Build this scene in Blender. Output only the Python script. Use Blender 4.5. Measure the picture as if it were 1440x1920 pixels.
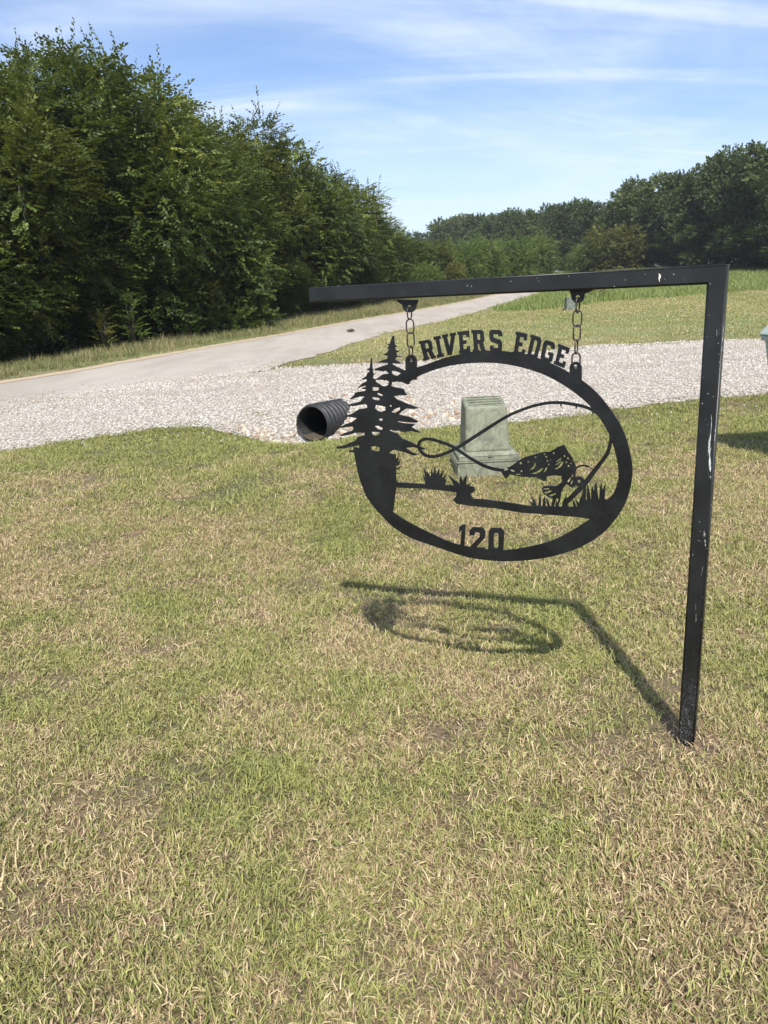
import bpy, bmesh, math, random
import numpy as np
from mathutils import Vector, Matrix
from mathutils.geometry import delaunay_2d_cdt

for o in list(bpy.data.objects):
    bpy.data.objects.remove(o, do_unlink=True)
SC = bpy.context.scene
COL = SC.collection
R = math.radians
random.seed(7)
RNG = np.random.default_rng(11)

# ---------------------------------------------------------------- camera
cam_data = bpy.data.cameras.new('camera')
cam = bpy.data.objects.new('camera', cam_data)
COL.objects.link(cam)
cam_data.sensor_fit = 'VERTICAL'
cam_data.sensor_height = 36.0
cam_data.lens = 36.0 * 1442 / 1920
cam_data.clip_start = 0.05
cam_data.clip_end = 6000
PITCH, ROLL = R(15.7), R(2.8)
fw = Vector((0, math.cos(PITCH), -math.sin(PITCH)))
up0 = Vector((0, math.sin(PITCH), math.cos(PITCH)))
rt = math.cos(ROLL) * Vector((1, 0, 0)) - math.sin(ROLL) * up0
up = math.sin(ROLL) * Vector((1, 0, 0)) + math.cos(ROLL) * up0
mw = Matrix((rt, up, -fw)).transposed().to_4x4()
mw.translation = Vector((0, 0, 1.45))
cam.matrix_world = mw
SC.camera = cam

# ---------------------------------------------------------------- sky, sun, exposure
SUN_EL, SUN_AZ = R(50), R(178)          # azimuth clockwise from +Y: the sun stands behind the viewer
world = bpy.data.worlds.new('World')
SC.world = world
world.use_nodes = True
wn, wl = world.node_tree.nodes, world.node_tree.links
wn.clear()
w_out = wn.new('ShaderNodeOutputWorld')
w_bg = wn.new('ShaderNodeBackground')
w_sky = wn.new('ShaderNodeTexSky')
w_sky.sky_type = 'NISHITA'
w_sky.sun_disc = False
w_sky.sun_elevation = SUN_EL
w_sky.sun_rotation = SUN_AZ
w_sky.altitude = 100
w_sky.air_density = 1.0
w_sky.dust_density = 0.7
w_sky.ozone_density = 2.5
w_bg.inputs['Strength'].default_value = 0.10
# thin cirrus: stretched noise on the dome projected to a cloud layer
tc = wn.new('ShaderNodeTexCoord')
sep = wn.new('ShaderNodeSeparateXYZ')
wl.new(tc.outputs['Generated'], sep.inputs[0])
def wmath(op, a, b=None, clamp=False):
    n = wn.new('ShaderNodeMath'); n.operation = op; n.use_clamp = clamp
    for i, v in enumerate((a, b)):
        if v is None: continue
        if isinstance(v, (int, float)): n.inputs[i].default_value = v
        else: wl.new(v, n.inputs[i])
    return n.outputs[0]
zz = wmath('ADD', wmath('MAXIMUM', sep.outputs[2], 0.0), 0.34)
cx = wmath('DIVIDE', sep.outputs[0], zz)
cy = wmath('DIVIDE', sep.outputs[1], zz)
comb = wn.new('ShaderNodeCombineXYZ')
wl.new(cx, comb.inputs[0]); wl.new(cy, comb.inputs[1])
def cloud(rot, scl, nscale, detail, dist, lo, hi, loc=(0, 0, 0)):
    mp = wn.new('ShaderNodeMapping')
    mp.inputs['Rotation'].default_value = (0, 0, R(rot))
    mp.inputs['Scale'].default_value = scl
    mp.inputs['Location'].default_value = loc
    wl.new(comb.outputs[0], mp.inputs[0])
    nz = wn.new('ShaderNodeTexNoise')
    nz.inputs['Scale'].default_value = nscale
    nz.inputs['Detail'].default_value = detail
    nz.inputs['Roughness'].default_value = 0.6
    nz.inputs['Distortion'].default_value = dist
    wl.new(mp.outputs[0], nz.inputs['Vector'])
    mr = wn.new('ShaderNodeMapRange')
    mr.interpolation_type = 'SMOOTHSTEP'
    mr.inputs['From Min'].default_value = lo
    mr.inputs['From Max'].default_value = hi
    wl.new(nz.outputs['Fac'], mr.inputs['Value'])
    return mr.outputs[0]
c1 = cloud(-28, (0.8, 1.5, 1), 1.15, 6, 0.7, 0.32, 0.62, (3.1, 1.7, 0))
c2 = cloud(-40, (0.5, 3.0, 1), 1.5, 8, 1.1, 0.42, 0.74, (0.4, 5.2, 0))
c3 = cloud(60, (0.6, 1.6, 1), 2.2, 8, 0.6, 0.40, 0.85, (7.0, 2.0, 0))
cm = wmath('ADD', wmath('MULTIPLY', c1, 0.55), wmath('ADD', wmath('MULTIPLY', c2, 0.42), wmath('MULTIPLY', wmath('MULTIPLY', c3, c1), 0.30)), True)
mixs = wn.new('ShaderNodeMix'); mixs.data_type = 'RGBA'
milk = wmath('MULTIPLY', wmath('POWER', wmath('SUBTRACT', 1.0, wmath('MAXIMUM', sep.outputs[2], 0.0), True), 4.0), 0.35)
wl.new(wmath('MAXIMUM', wmath('MULTIPLY', cm, 0.95), wmath('ADD', wmath('MULTIPLY', cm, 0.6), milk), True), mixs.inputs[0])
tint = wn.new('ShaderNodeMix'); tint.data_type = 'RGBA'; tint.blend_type = 'MULTIPLY'
tint.inputs[0].default_value = 1.0
wl.new(w_sky.outputs[0], tint.inputs[6]); tint.inputs[7].default_value = (0.82, 0.95, 1.15, 1)
wl.new(tint.outputs[2], mixs.inputs[6])
mixs.inputs[7].default_value = (6.2, 6.9, 7.9, 1)
wl.new(mixs.outputs[2], w_bg.inputs['Color'])
wl.new(w_bg.outputs[0], w_out.inputs['Surface'])

sun_data = bpy.data.lights.new('sun', 'SUN')
sun_data.energy = 4.6
sun_data.angle = R(0.8)
sun_data.color = (1.0, 0.955, 0.88)
sun = bpy.data.objects.new('sun', sun_data)
COL.objects.link(sun)
sdir = Vector((math.sin(SUN_AZ) * math.cos(SUN_EL), math.cos(SUN_AZ) * math.cos(SUN_EL), math.sin(SUN_EL)))
sun.rotation_euler = sdir.to_track_quat('Z', 'Y').to_euler()
sun.location = (0, -6, 12)
SC.view_settings.view_transform = 'Standard'
SC.view_settings.look = 'None'
SC.view_settings.exposure = 0.62
SC.view_settings.gamma = 1.0
SC.render.engine = 'CYCLES'
SC.cycles.max_bounces = 8
SC.cycles.transmission_bounces = 4
SC.cycles.transparent_max_bounces = 4

HAZE = 0.0004
# ---------------------------------------------------------------- helpers
def tag(o, label=None, cat=None, group=None, kind=None):
    if label: o['label'] = label
    if cat: o['category'] = cat
    if group: o['group'] = group
    if kind: o['kind'] = kind
    return o

def empty(name, loc=(0, 0, 0), rz=0.0):
    o = bpy.data.objects.new(name, None)
    o.location = loc
    o.rotation_euler = (0, 0, rz)
    o.empty_display_size = 0.1
    COL.objects.link(o)
    return o

def link(name, me, mat, parent=None):
    o = bpy.data.objects.new(name, me)
    if mat is not None and not me.materials:
        me.materials.append(mat)
    COL.objects.link(o)
    o.parent = parent
    return o

def copy_tree(o, parent=None):
    c = o.copy()
    COL.objects.link(c)
    c.parent = parent
    for ch in list(o.children):
        copy_tree(ch, c)
    return c

def np_mesh(name, V, F, smooth=False, attrs=None):
    """V (n,3); F (m,k) with the same k, or list of such arrays; attrs: name -> float per point."""
    me = bpy.data.meshes.new(name)
    V = np.asarray(V, np.float32)
    Fs = F if isinstance(F, list) else [F]
    Fs = [np.asarray(f, np.int32) for f in Fs if len(f)]
    nl = sum(f.size for f in Fs)
    npoly = sum(len(f) for f in Fs)
    me.vertices.add(len(V)); me.vertices.foreach_set('co', V.ravel())
    if npoly:
        me.loops.add(nl); me.polygons.add(npoly)
        me.loops.foreach_set('vertex_index', np.concatenate([f.ravel() for f in Fs]))
        starts, tot, s = [], [], 0
        for f in Fs:
            k = f.shape[1]
            starts.append(s + np.arange(len(f)) * k); tot.append(np.full(len(f), k)); s += f.size
        me.polygons.foreach_set('loop_start', np.concatenate(starts).astype(np.int32))
        me.polygons.foreach_set('loop_total', np.concatenate(tot).astype(np.int32))
        if smooth:
            me.polygons.foreach_set('use_smooth', np.ones(npoly, bool))
    for k, a in (attrs or {}).items():
        a = np.asarray(a, np.float32)
        at = me.attributes.new(k, 'FLOAT_VECTOR' if a.ndim == 2 else 'FLOAT', 'POINT')
        at.data.foreach_set('vector' if a.ndim == 2 else 'value', a.ravel())
    me.update(calc_edges=True)
    return me

class MB:
    """collects simple solids into one mesh"""
    def __init__(s): s.v = []; s.f = []
    def add(s, v, f):
        b = len(s.v); s.v += [tuple(p) for p in v]; s.f += [tuple(i + b for i in q) for q in f]; return s
    def box(s, c, d, rot=None, taper=1.0):
        x, y, z = (k / 2 for k in d)
        P = [Vector(p) for p in ((-x, -y, -z), (x, -y, -z), (x, y, -z), (-x, y, -z), (-x * taper, -y * taper, z), (x * taper, -y * taper, z), (x * taper, y * taper, z), (-x * taper, y * taper, z))]
        if rot is not None: P = [rot @ p for p in P]
        return s.add([p + Vector(c) for p in P], [(0, 3, 2, 1), (4, 5, 6, 7), (0, 1, 5, 4), (1, 2, 6, 5), (2, 3, 7, 6), (3, 0, 4, 7)])
    def tube(s, pts, rad, n=8, cap=True):
        pts = [Vector(p) for p in pts]
        if isinstance(rad, (int, float)): rad = [rad] * len(pts)
        V, F = [], []
        prev = None
        for i, p in enumerate(pts):
            t = (pts[min(i + 1, len(pts) - 1)] - pts[max(i - 1, 0)]).normalized()
            a = prev if prev is not None else (Vector((0, 0, 1)) if abs(t.z) < .9 else Vector((1, 0, 0)))
            u = (a - t * a.dot(t)).normalized(); w = t.cross(u); prev = u
            for k in range(n):
                an = 2 * math.pi * k / n
                V.append(p + (u * math.cos(an) + w * math.sin(an)) * rad[i])
        for i in range(len(pts) - 1):
            for k in range(n):
                a, b = i * n + k, i * n + (k + 1) % n
                F.append((a, b, b + n, a + n))
        if cap:
            F.append(tuple(range(n - 1, -1, -1))); F.append(tuple(range((len(pts) - 1) * n, len(pts) * n)))
        return s.add(V, F)
    def torus_path(s, pts, r, n=6):
        pts = [Vector(p) for p in pts]; m = len(pts); V, F = [], []
        c = sum(pts, Vector()) / m
        nrm = (pts[0] - c).cross(pts[m // 4] - c).normalized()
        for i, p in enumerate(pts):
            t = (pts[(i + 1) % m] - pts[i - 1]).normalized(); u = nrm; w = t.cross(u)
            for k in range(n):
                an = 2 * math.pi * k / n; V.append(p + (u * math.cos(an) + w * math.sin(an)) * r)
        for i in range(m):
            for k in range(n):
                a, b = i * n + k, i * n + (k + 1) % n
                a2, b2 = ((i + 1) % m) * n + k, ((i + 1) % m) * n + (k + 1) % n
                F.append((a, b, b2, a2))
        return s.add(V, F)
    def mesh(s, name, smooth=False, bevel=0.0, seg=2):
        me = bpy.data.meshes.new(name)
        me.from_pydata(s.v, [], s.f)
        bm = bmesh.new(); bm.from_mesh(me)
        bmesh.ops.recalc_face_normals(bm, faces=bm.faces)
        if bevel:
            bmesh.ops.bevel(bm, geom=[e for e in bm.edges if len(e.link_faces) == 2 and e.calc_face_angle() > .5], offset=bevel, segments=seg, affect='EDGES', profile=.6)
        bm.to_mesh(me); bm.free()
        if smooth:
            for p in me.polygons: p.use_smooth = True
        return me
    def build(s, name, mat, parent=None, smooth=False, bevel=0.0, seg=2):
        return link(name, s.mesh(name, smooth, bevel, seg), mat, parent)

# ---------------------------------------------------------------- node material helper
class NM:
    def __init__(s, name):
        s.m = bpy.data.materials.new(name); s.m.use_nodes = True
        s.n, s.l = s.m.node_tree.nodes, s.m.node_tree.links
        s.n.clear(); s.out = s.n.new('ShaderNodeOutputMaterial')
    def put(s, sock, v):
        if isinstance(v, (int, float)): sock.default_value = v
        elif isinstance(v, (tuple, list)):
            sock.default_value = tuple(v) + ((1,) if len(v) == 3 and sock.type == 'RGBA' else ())
        else: s.l.new(v, sock)
    def node(s, typ, ins=None, **kw):
        n = s.n.new(typ)
        for k, v in kw.items(): setattr(n, k, v)
        for k, v in (ins or {}).items(): s.put(n.inputs[k], v)
        return n
    def pos(s): return s.node('ShaderNodeNewGeometry').outputs['Position']
    def obj(s): return s.node('ShaderNodeTexCoord').outputs['Object']
    def attr(s, name, typ='GEOMETRY'):
        return s.node('ShaderNodeAttribute', attribute_name=name, attribute_type=typ).outputs['Fac']
    def noise(s, vec, scale, detail=4, rough=.55, dist=0.0, sc=None):
        if sc is not None:
            vec = s.node('ShaderNodeMapping', {0: vec, 'Scale': sc}).outputs[0]
        return s.node('ShaderNodeTexNoise', {'Vector': vec, 'Scale': scale, 'Detail': detail, 'Roughness': rough, 'Distortion': dist}).outputs['Fac']
    def rng(s, v, a, b, c=0.0, d=1.0, smooth=True):
        return s.node('ShaderNodeMapRange', {'Value': v, 'From Min': a, 'From Max': b, 'To Min': c, 'To Max': d}, interpolation_type='SMOOTHSTEP' if smooth else 'LINEAR').outputs[0]
    def math(s, op, a, b=0.0, clamp=False):
        return s.node('ShaderNodeMath', {0: a, 1: b}, operation=op, use_clamp=clamp).outputs[0]
    def mix(s, f, a, b, blend='MIX'):
        n = s.node('ShaderNodeMix', data_type='RGBA', blend_type=blend)
        s.put(n.inputs[0], f); s.put(n.inputs[6], a); s.put(n.inputs[7], b); return n.outputs[2]
    def ramp(s, f, stops):
        n = s.node('ShaderNodeValToRGB', {0: f}); e = n.color_ramp.elements
        while len(e) < len(stops): e.new(0.5)
        for q, (p, c) in zip(e, stops): q.position = p; q.color = tuple(c) + (1,)
        return n.outputs[0]
    def bump(s, h, strength=.4, dist=.01):
        return s.node('ShaderNodeBump', {'Height': h, 'Strength': strength, 'Distance': dist}).outputs[0]
    def bsdf(s, **kw):
        b = s.node('ShaderNodeBsdfPrincipled')
        for k, v in kw.items(): s.put(b.inputs[k.replace('_', ' ')], v)
        return b.outputs[0]
    def done(s, sh):
        s.l.new(sh, s.out.inputs['Surface']); return s.m

M = {}
def mat_paint():
    k = NM('black_paint'); ob = k.obj(); p = k.pos()
    n1 = k.noise(p, 9, 6); n2 = k.noise(p, 60, 3)
    col = k.mix(k.rng(n1, .35, .7), (.006, .0065, .007), (.013, .0145, .015))
    dust = k.rng(k.noise(p, 220, 2), .66, .74)
    col = k.mix(k.math('MULTIPLY', dust, .25), col, (.16, .16, .15))
    M['paint'] = k.done(k.bsdf(Base_Color=col, Roughness=k.rng(n2, .3, .7, .30, .46), Specular_IOR_Level=.35, Normal=k.bump(n2, .08, .002)))
def mat_post():
    # same paint, with chalky scuffs along one arris and mower-splash specks low down
    k = NM('scuffed_black_paint'); ob = k.obj(); p = k.pos()
    s = k.node('ShaderNodeSeparateXYZ', {0: ob})
    n1 = k.noise(p, 9, 6); n2 = k.noise(p, 60, 3)
    col = k.mix(k.rng(n1, .35, .7), (.006, .0065, .007), (.013, .0145, .015))
    band = k.math('MULTIPLY', k.rng(s.outputs[0], -.002, .013), k.rng(s.outputs[0], .024, .0265, 1, 0))
    streak = k.rng(k.noise(ob, 34, 4, .7, .3, (1.6, 1.6, .22)), .60, .66)
    hgt = k.math('MULTIPLY', k.rng(s.outputs[2], .15, .3), k.rng(s.outputs[2], 1.2, 1.42, 1, 0))
    scuff = k.math('MULTIPLY', k.math('MULTIPLY', band, streak), hgt)
    low = k.rng(s.outputs[2], .02, .34, 1, 0)
    spk = k.math('MULTIPLY', k.rng(k.noise(p, 330, 2), .56, .66), low)
    spk = k.math('MULTIPLY', spk, k.rng(k.noise(p, 30, 3), .35, .6))
    few = k.math('MULTIPLY', k.rng(k.noise(p, 130, 2), .72, .76), .7)
    f = k.math('MAXIMUM', scuff, k.math('MAXIMUM', k.math('MULTIPLY', spk, .55), few))
    col = k.mix(f, col, (.55, .56, .55))
    M['post'] = k.done(k.bsdf(Base_Color=col, Roughness=k.rng(f, 0, 1, .42, .8), Normal=k.bump(n2, .08, .002)))
def mat_simple():
    k = NM('chain_steel'); p = k.pos()
    f = k.rng(k.noise(p, 90, 4), .4, .65)
    M['steel'] = k.done(k.bsdf(Base_Color=k.mix(f, (.035, .033, .032), (.11, .085, .065)), Metallic=.6, Roughness=.5))
    k = NM('bird_dropping'); M['white'] = k.done(k.bsdf(Base_Color=(.62, .6, .55), Roughness=.9))
    k = NM('weathered_green_fibreglass'); ob = k.obj()
    w = k.noise(ob, 5, 5, .6, 1.6); w2 = k.noise(ob, 9, 4, .6, 3.0, (1, 1, .6))
    c = k.mix(k.rng(w2, .38, .62), (.135, .142, .095), (.205, .212, .148))
    c = k.mix(k.rng(w, .48, .72, 0, .8), c, (.07, .08, .06))
    c = k.mix(k.math('MULTIPLY', k.rng(k.noise(ob, 40, 4), .55, .75), .35), c, (.24, .25, .20))
    M['ped'] = k.done(k.bsdf(Base_Color=c, Roughness=.65))
    k = NM('pale_green_plastic'); ob = k.obj()
    c = k.mix(k.rng(k.noise(ob, 5, 5), .4, .7), (.36, .44, .39), (.43, .5, .45))
    M['bin'] = k.done(k.bsdf(Base_Color=c, Roughness=.5))
    k = NM('grey_cabinet'); M['cab'] = k.done(k.bsdf(Base_Color=k.mix(k.rng(k.noise(k.obj(), 8, 4), .4, .6), (.10, .115, .095), (.15, .165, .135)), Roughness=.7))
    k = NM('black_rubber'); M['rubber'] = k.done(k.bsdf(Base_Color=(.02, .02, .021), Roughness=.7))
    k = NM('black_corrugated_plastic'); p = k.pos()
    dust = k.rng(k.noise(p, 14, 5), .42, .75)
    geo = k.node('ShaderNodeSeparateXYZ', {0: k.node('ShaderNodeNewGeometry').outputs['Normal']})
    dust = k.math('MULTIPLY', dust, k.rng(geo.outputs[2], -.2, .9, .05, .5))
    M['pipe'] = k.done(k.bsdf(Base_Color=k.mix(dust, (.010, .0105, .012), (.085, .08, .075)), Roughness=.58))
    k = NM('silt'); M['silt'] = k.done(k.bsdf(Base_Color=k.mix(k.noise(k.pos(), 30, 5), (.045, .036, .026), (.09, .07, .05)), Roughness=.95))
    k = NM('bark'); ob = k.obj()
    M['bark'] = k.done(k.bsdf(Base_Color=k.mix(k.rng(k.noise(ob, 6, 6, .6, 0, (3, 3, .6)), .35, .65), (.045, .036, .028), (.12, .10, .08)), Roughness=.95))
mat_paint(); mat_post(); mat_simple()

def lawn_dry(k, p):
    """0 green .. 1 straw, by place: the patchiness of the lawn itself"""
    a = k.noise(p, .55, 4, .6)
    b = k.noise(p, 2.1, 4, .6)
    s = k.node('ShaderNodeSeparateXYZ', {0: p})
    damp = k.math('MULTIPLY', k.math('MULTIPLY', k.rng(s.outputs[1], 5.0, 7.8), k.rng(s.outputs[1], 9.5, 12, 1, 0)), .085)       # the ditch side stays greener
    return k.math('SUBTRACT', k.math('ADD', k.math('ADD', k.math('MULTIPLY', a, .55), k.math('MULTIPLY', b, .45)), .015), damp)

def mat_ground():
    k = NM('turf_soil'); p = k.pos()
    d = k.rng(lawn_dry(k, p), .38, .60)
    f = k.noise(p, 130, 4, .75)
    green = k.mix(k.rng(f, .35, .65), (.042, .042, .018), (.15, .14, .055))
    dry = k.mix(k.rng(f, .35, .65), (.07, .046, .028), (.28, .20, .12))
    near = k.mix(d, green, dry)
    far_n = k.noise(p, .12, 5, .6, .4, (1, .5, 1))
    far = k.mix(k.rng(far_n, .38, .62), (.15, .175, .055), (.29, .265, .115))
    far = k.mix(k.math('MULTIPLY', k.rng(k.noise(p, 6, 4, .7), .35, .7), .55), far, (.10, .115, .04))
    s = k.node('ShaderNodeSeparateXYZ', {0: p})
    col = k.mix(k.rng(s.outputs[1], 10, 20), near, far)
    M['ground'] = k.done(k.bsdf(Base_Color=col, Roughness=1.0, Normal=k.bump(f, .6, .03)))
def mat_blade(name, g0, g1, straw, brown, lo, hi, trans=.3):
    k = NM(name); p = k.pos()
    d = lawn_dry(k, p)
    r = k.attr('blade_rand'); h = k.attr('blade_h')
    r2 = k.attr('blade_rand2')
    isdry = k.rng(k.math('SUBTRACT', k.rng(d, lo, hi), r), -.04, .04)
    green = k.mix(r2, g0, g1)
    green = k.mix(k.math('MULTIPLY', k.rng(h, .5, 1), .35), green, k.mix(.6, g1, straw))
    dry = k.mix(r2, brown, straw)
    col = k.mix(isdry, green, dry)
    a = k.node('ShaderNodeBsdfPrincipled', {'Base Color': col, 'Roughness': .55, 'Specular IOR Level': .3}).outputs[0]
    b = k.node('ShaderNodeBsdfTranslucent', {'Color': col}).outputs[0]
    return k.done(k.node('ShaderNodeMixShader', {0: trans, 1: a, 2: b}).outputs[0])
def mat_leaf(name, c0, c1, c2, trans=.35, rough=.45):
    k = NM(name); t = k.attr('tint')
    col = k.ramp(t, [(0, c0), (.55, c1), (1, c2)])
    a = k.node('ShaderNodeBsdfPrincipled', {'Base Color': col, 'Roughness': rough + .1, 'Specular IOR Level': .2}).outputs[0]
    b = k.node('ShaderNodeBsdfTranslucent', {'Color': k.mix(.5, col, (c2[0] * 1.2, c2[1] * 1.25, c2[2] * .6))}).outputs[0]
    return k.done(k.node('ShaderNodeMixShader', {0: trans, 1: a, 2: b}).outputs[0])
mat_ground()
M['lawn'] = mat_blade('lawn_blade', (.15, .175, .05), (.40, .40, .13), (.68, .56, .33), (.27, .175, .10), .385, .75, .30)
M['rough'] = mat_blade('rough_grass_blade', (.09, .12, .038), (.20, .22, .07), (.46, .39, .21), (.20, .15, .085), .36, .72)
M['field'] = mat_blade('field_grass_blade', (.13, .185, .045), (.24, .29, .08), (.40, .38, .17), (.27, .24, .11), .5, .95)
M['leaf'] = mat_leaf('edge_leaf', (.027, .045, .010), (.064, .092, .019), (.19, .215, .042), .22, .4)  # wide dark-to-yellow range: sunlit highlights on the foliage put into leaf colour
M['leaf_mid'] = mat_leaf('olive_leaf', (.035, .05, .011), (.08, .10, .020), (.21, .215, .043), .22, .45)
M['leaf_hi'] = mat_leaf('pale_leaf', (.06, .10, .02), (.10, .145, .032), (.17, .21, .055))
M['leaf_oak'] = mat_leaf('oak_leaf', (.032, .05, .018), (.07, .098, .031), (.135, .165, .05), .22)
M['leaf_gold'] = mat_leaf('yellowing_leaf', (.06, .075, .018), (.11, .115, .028), (.17, .155, .035))

def ruts(k, p):
    # two worn wheel tracks across the driveway
    s = k.node('ShaderNodeSeparateXYZ', {0: p})
    v = k.math('ADD', k.math('SUBTRACT', s.outputs[1], k.math('MULTIPLY', s.outputs[0], .10)), k.math('MULTIPLY', k.noise(p, .5, 2), .8))
    t = k.math('MAXIMUM', k.math('MULTIPLY', k.rng(v, 10.75, 11.05), k.rng(v, 11.15, 11.5, 1, 0)), k.math('MULTIPLY', k.rng(v, 12.5, 12.8), k.rng(v, 12.9, 13.25, 1, 0)))
    return k.math('MULTIPLY', t, k.rng(k.noise(p, 3, 4), .3, .6, .15, .55))
def mat_road():
    k = NM('chip_seal'); p = k.pos()
    a = k.noise(p, 1.2, 5, .6, .3, (1, .25, 1)); b = k.noise(p, 90, 3, .7); c = k.noise(p, 22, 4, .7)
    col = k.mix(k.rng(a, .35, .65), (.32, .282, .24), (.40, .358, .31))
    col = k.mix(k.rng(b, .3, .7, 0, .45), col, (.22, .19, .16))
    col = k.mix(k.math('MULTIPLY', k.rng(c, .6, .75), .3), col, (.5, .48, .45))
    M['road'] = k.done(k.bsdf(Base_Color=col, Roughness=.95, Normal=k.bump(b, .3, .01)))
    k = NM('sandy_dirt'); p = k.pos()
    col = k.mix(k.noise(p, 14, 5, .65), (.30, .225, .15), (.44, .35, .245))
    M['dirt'] = k.done(k.bsdf(Base_Color=col, Roughness=1, Normal=k.bump(k.noise(p, 60, 3), .4, .01)))
    k = NM('crushed_limestone'); p = k.pos()
    v = k.node('ShaderNodeTexVoronoi', {'Vector': p, 'Scale': 34})
    tone = k.node('ShaderNodeSeparateColor', {0: v.outputs['Color']}).outputs[0]
    col = k.ramp(tone, [(0, (.28, .25, .215)), (.4, (.41, .375, .33)), (1, (.54, .505, .46))])
    big = k.noise(p, .9, 5, .6)
    col = k.mix(k.math('MAXIMUM', k.rng(big, .5, .72, 0, .45), ruts(k, p)), col, (.33, .27, .20))
    col = k.mix(k.rng(v.outputs['Distance'], .3, .6), col, (.2, .18, .155))
    M['gravel'] = k.done(k.bsdf(Base_Color=col, Roughness=.95, Normal=k.bump(v.outputs['Distance'], -.8, .02)))
    def stone(name, cols):
        k = NM(name); r = k.node('ShaderNodeObjectInfo').outputs['Random']
        col = k.ramp(r, cols)
        col = k.mix(k.rng(k.noise(k.obj(), 3, 4), .3, .7, 0, .25), col, (.22, .2, .17))
        wp = k.pos(); dirt = k.math('MAXIMUM', k.rng(k.noise(wp, .8, 5, .6), .46, .68, 0, .5), k.rng(k.noise(wp, 1.0, 4, .6, 0, (.25, 1.4, 1)), .52, .68, 0, .4))
        dirt = k.math('MAXIMUM', dirt, ruts(k, wp))
        col = k.mix(dirt, col, (.29, .245, .195))
        return k.done(k.bsdf(Base_Color=col, Roughness=.9))
    M['stone'] = stone('limestone_chip', [(0, (.30, .26, .215)), (.25, (.40, .36, .31)), (.7, (.48, .44, .39)), (1, (.58, .545, .50))])
    M['rubble'] = stone('rust_tinted_stone', [(0, (.27, .175, .11)), (.3, (.37, .26, .175)), (.55, (.44, .36, .275)), (.8, (.55, .49, .42)), (1, (.62, .58, .53))])
mat_road()
# ---------------------------------------------------------------- terrain
def sms(a, b, t):
    t = np.clip((t - a) / (b - a), 0, 1); return t * t * (3 - 2 * t)
def tz(x, y):
    x = np.asarray(x, float); y = np.asarray(y, float)
    z = .3 * sms(8.4, 10.4, y) + .00039 * np.clip(y - 14, 0, 76) ** 2 + np.clip(y - 90, 0, 150) * .022
    z = z - .14 * np.exp(-((x + .7) ** 2 + (y - 4.4) ** 2) / 2)
    z = z - .24 * np.exp(-((x + .85) ** 2 + (y - 8.75) ** 2) / (2 * .36 ** 2))
    z = z + .17 * np.exp(-((x + .25) ** 2 + (y - 9.75) ** 2) / (2 * .42 ** 2))
    z = z + .03 * np.sin(x * 1.3 + 1) * np.sin(y * 1.1) * (1 - sms(7, 9, y))
    z = z - .22 * np.clip(sms(0, 3.5, -6.6 - x), 0, 1) * sms(9, 14, y) * (1 - sms(30, 50, y))
    return z
def tzf(x, y): return float(tz(x, y))

def axis(segs):
    out = [segs[0][0]]
    for a, b, s in segs:
        n = max(1, int(round((b - a) / s))); out += list(np.linspace(a, b, n + 1)[1:])
    return np.array(out)
gx = axis([(-900, -200, 100), (-200, -60, 14), (-60, -16, 2), (-16, -5, .5), (-5, 5, .125), (5, 16, .5), (16, 60, 2), (60, 200, 14), (200, 900, 100)])
gy = axis([(-300, -60, 40), (-60, -6, 4), (-6, 0, .5), (0, 11, .125), (11, 24, .5), (24, 100, 2), (100, 240, 7), (240, 1500, 140)])
X, Y = np.meshgrid(gx, gy)
Zg = tz(X, Y)
nx, ny = len(gx), len(gy)
idx = np.arange(nx * ny).reshape(ny, nx)
F = np.stack([idx[:-1, :-1], idx[:-1, 1:], idx[1:, 1:], idx[1:, :-1]], -1).reshape(-1, 4)
PIPE_AX = np.array([.50, .866, -.035]); PIPE_AX = PIPE_AX / np.linalg.norm(PIPE_AX); PIPE_M = np.array([-.78, 8.88, .045])
def in_pipe(P, rad=.228):
    d = np.asarray(P) - PIPE_M; t = d @ PIPE_AX
    return (np.linalg.norm(d - t[..., None] * PIPE_AX, axis=-1) < rad) & (t > -.03) & (t < 2.5)
GV = np.stack([X, Y, Zg], -1).reshape(-1, 3)
F = F[~in_pipe(GV)[F].any(1)]
ground = link('ground', np_mesh('ground', GV, F, True), M['ground'])
tag(ground, kind='structure')

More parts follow.
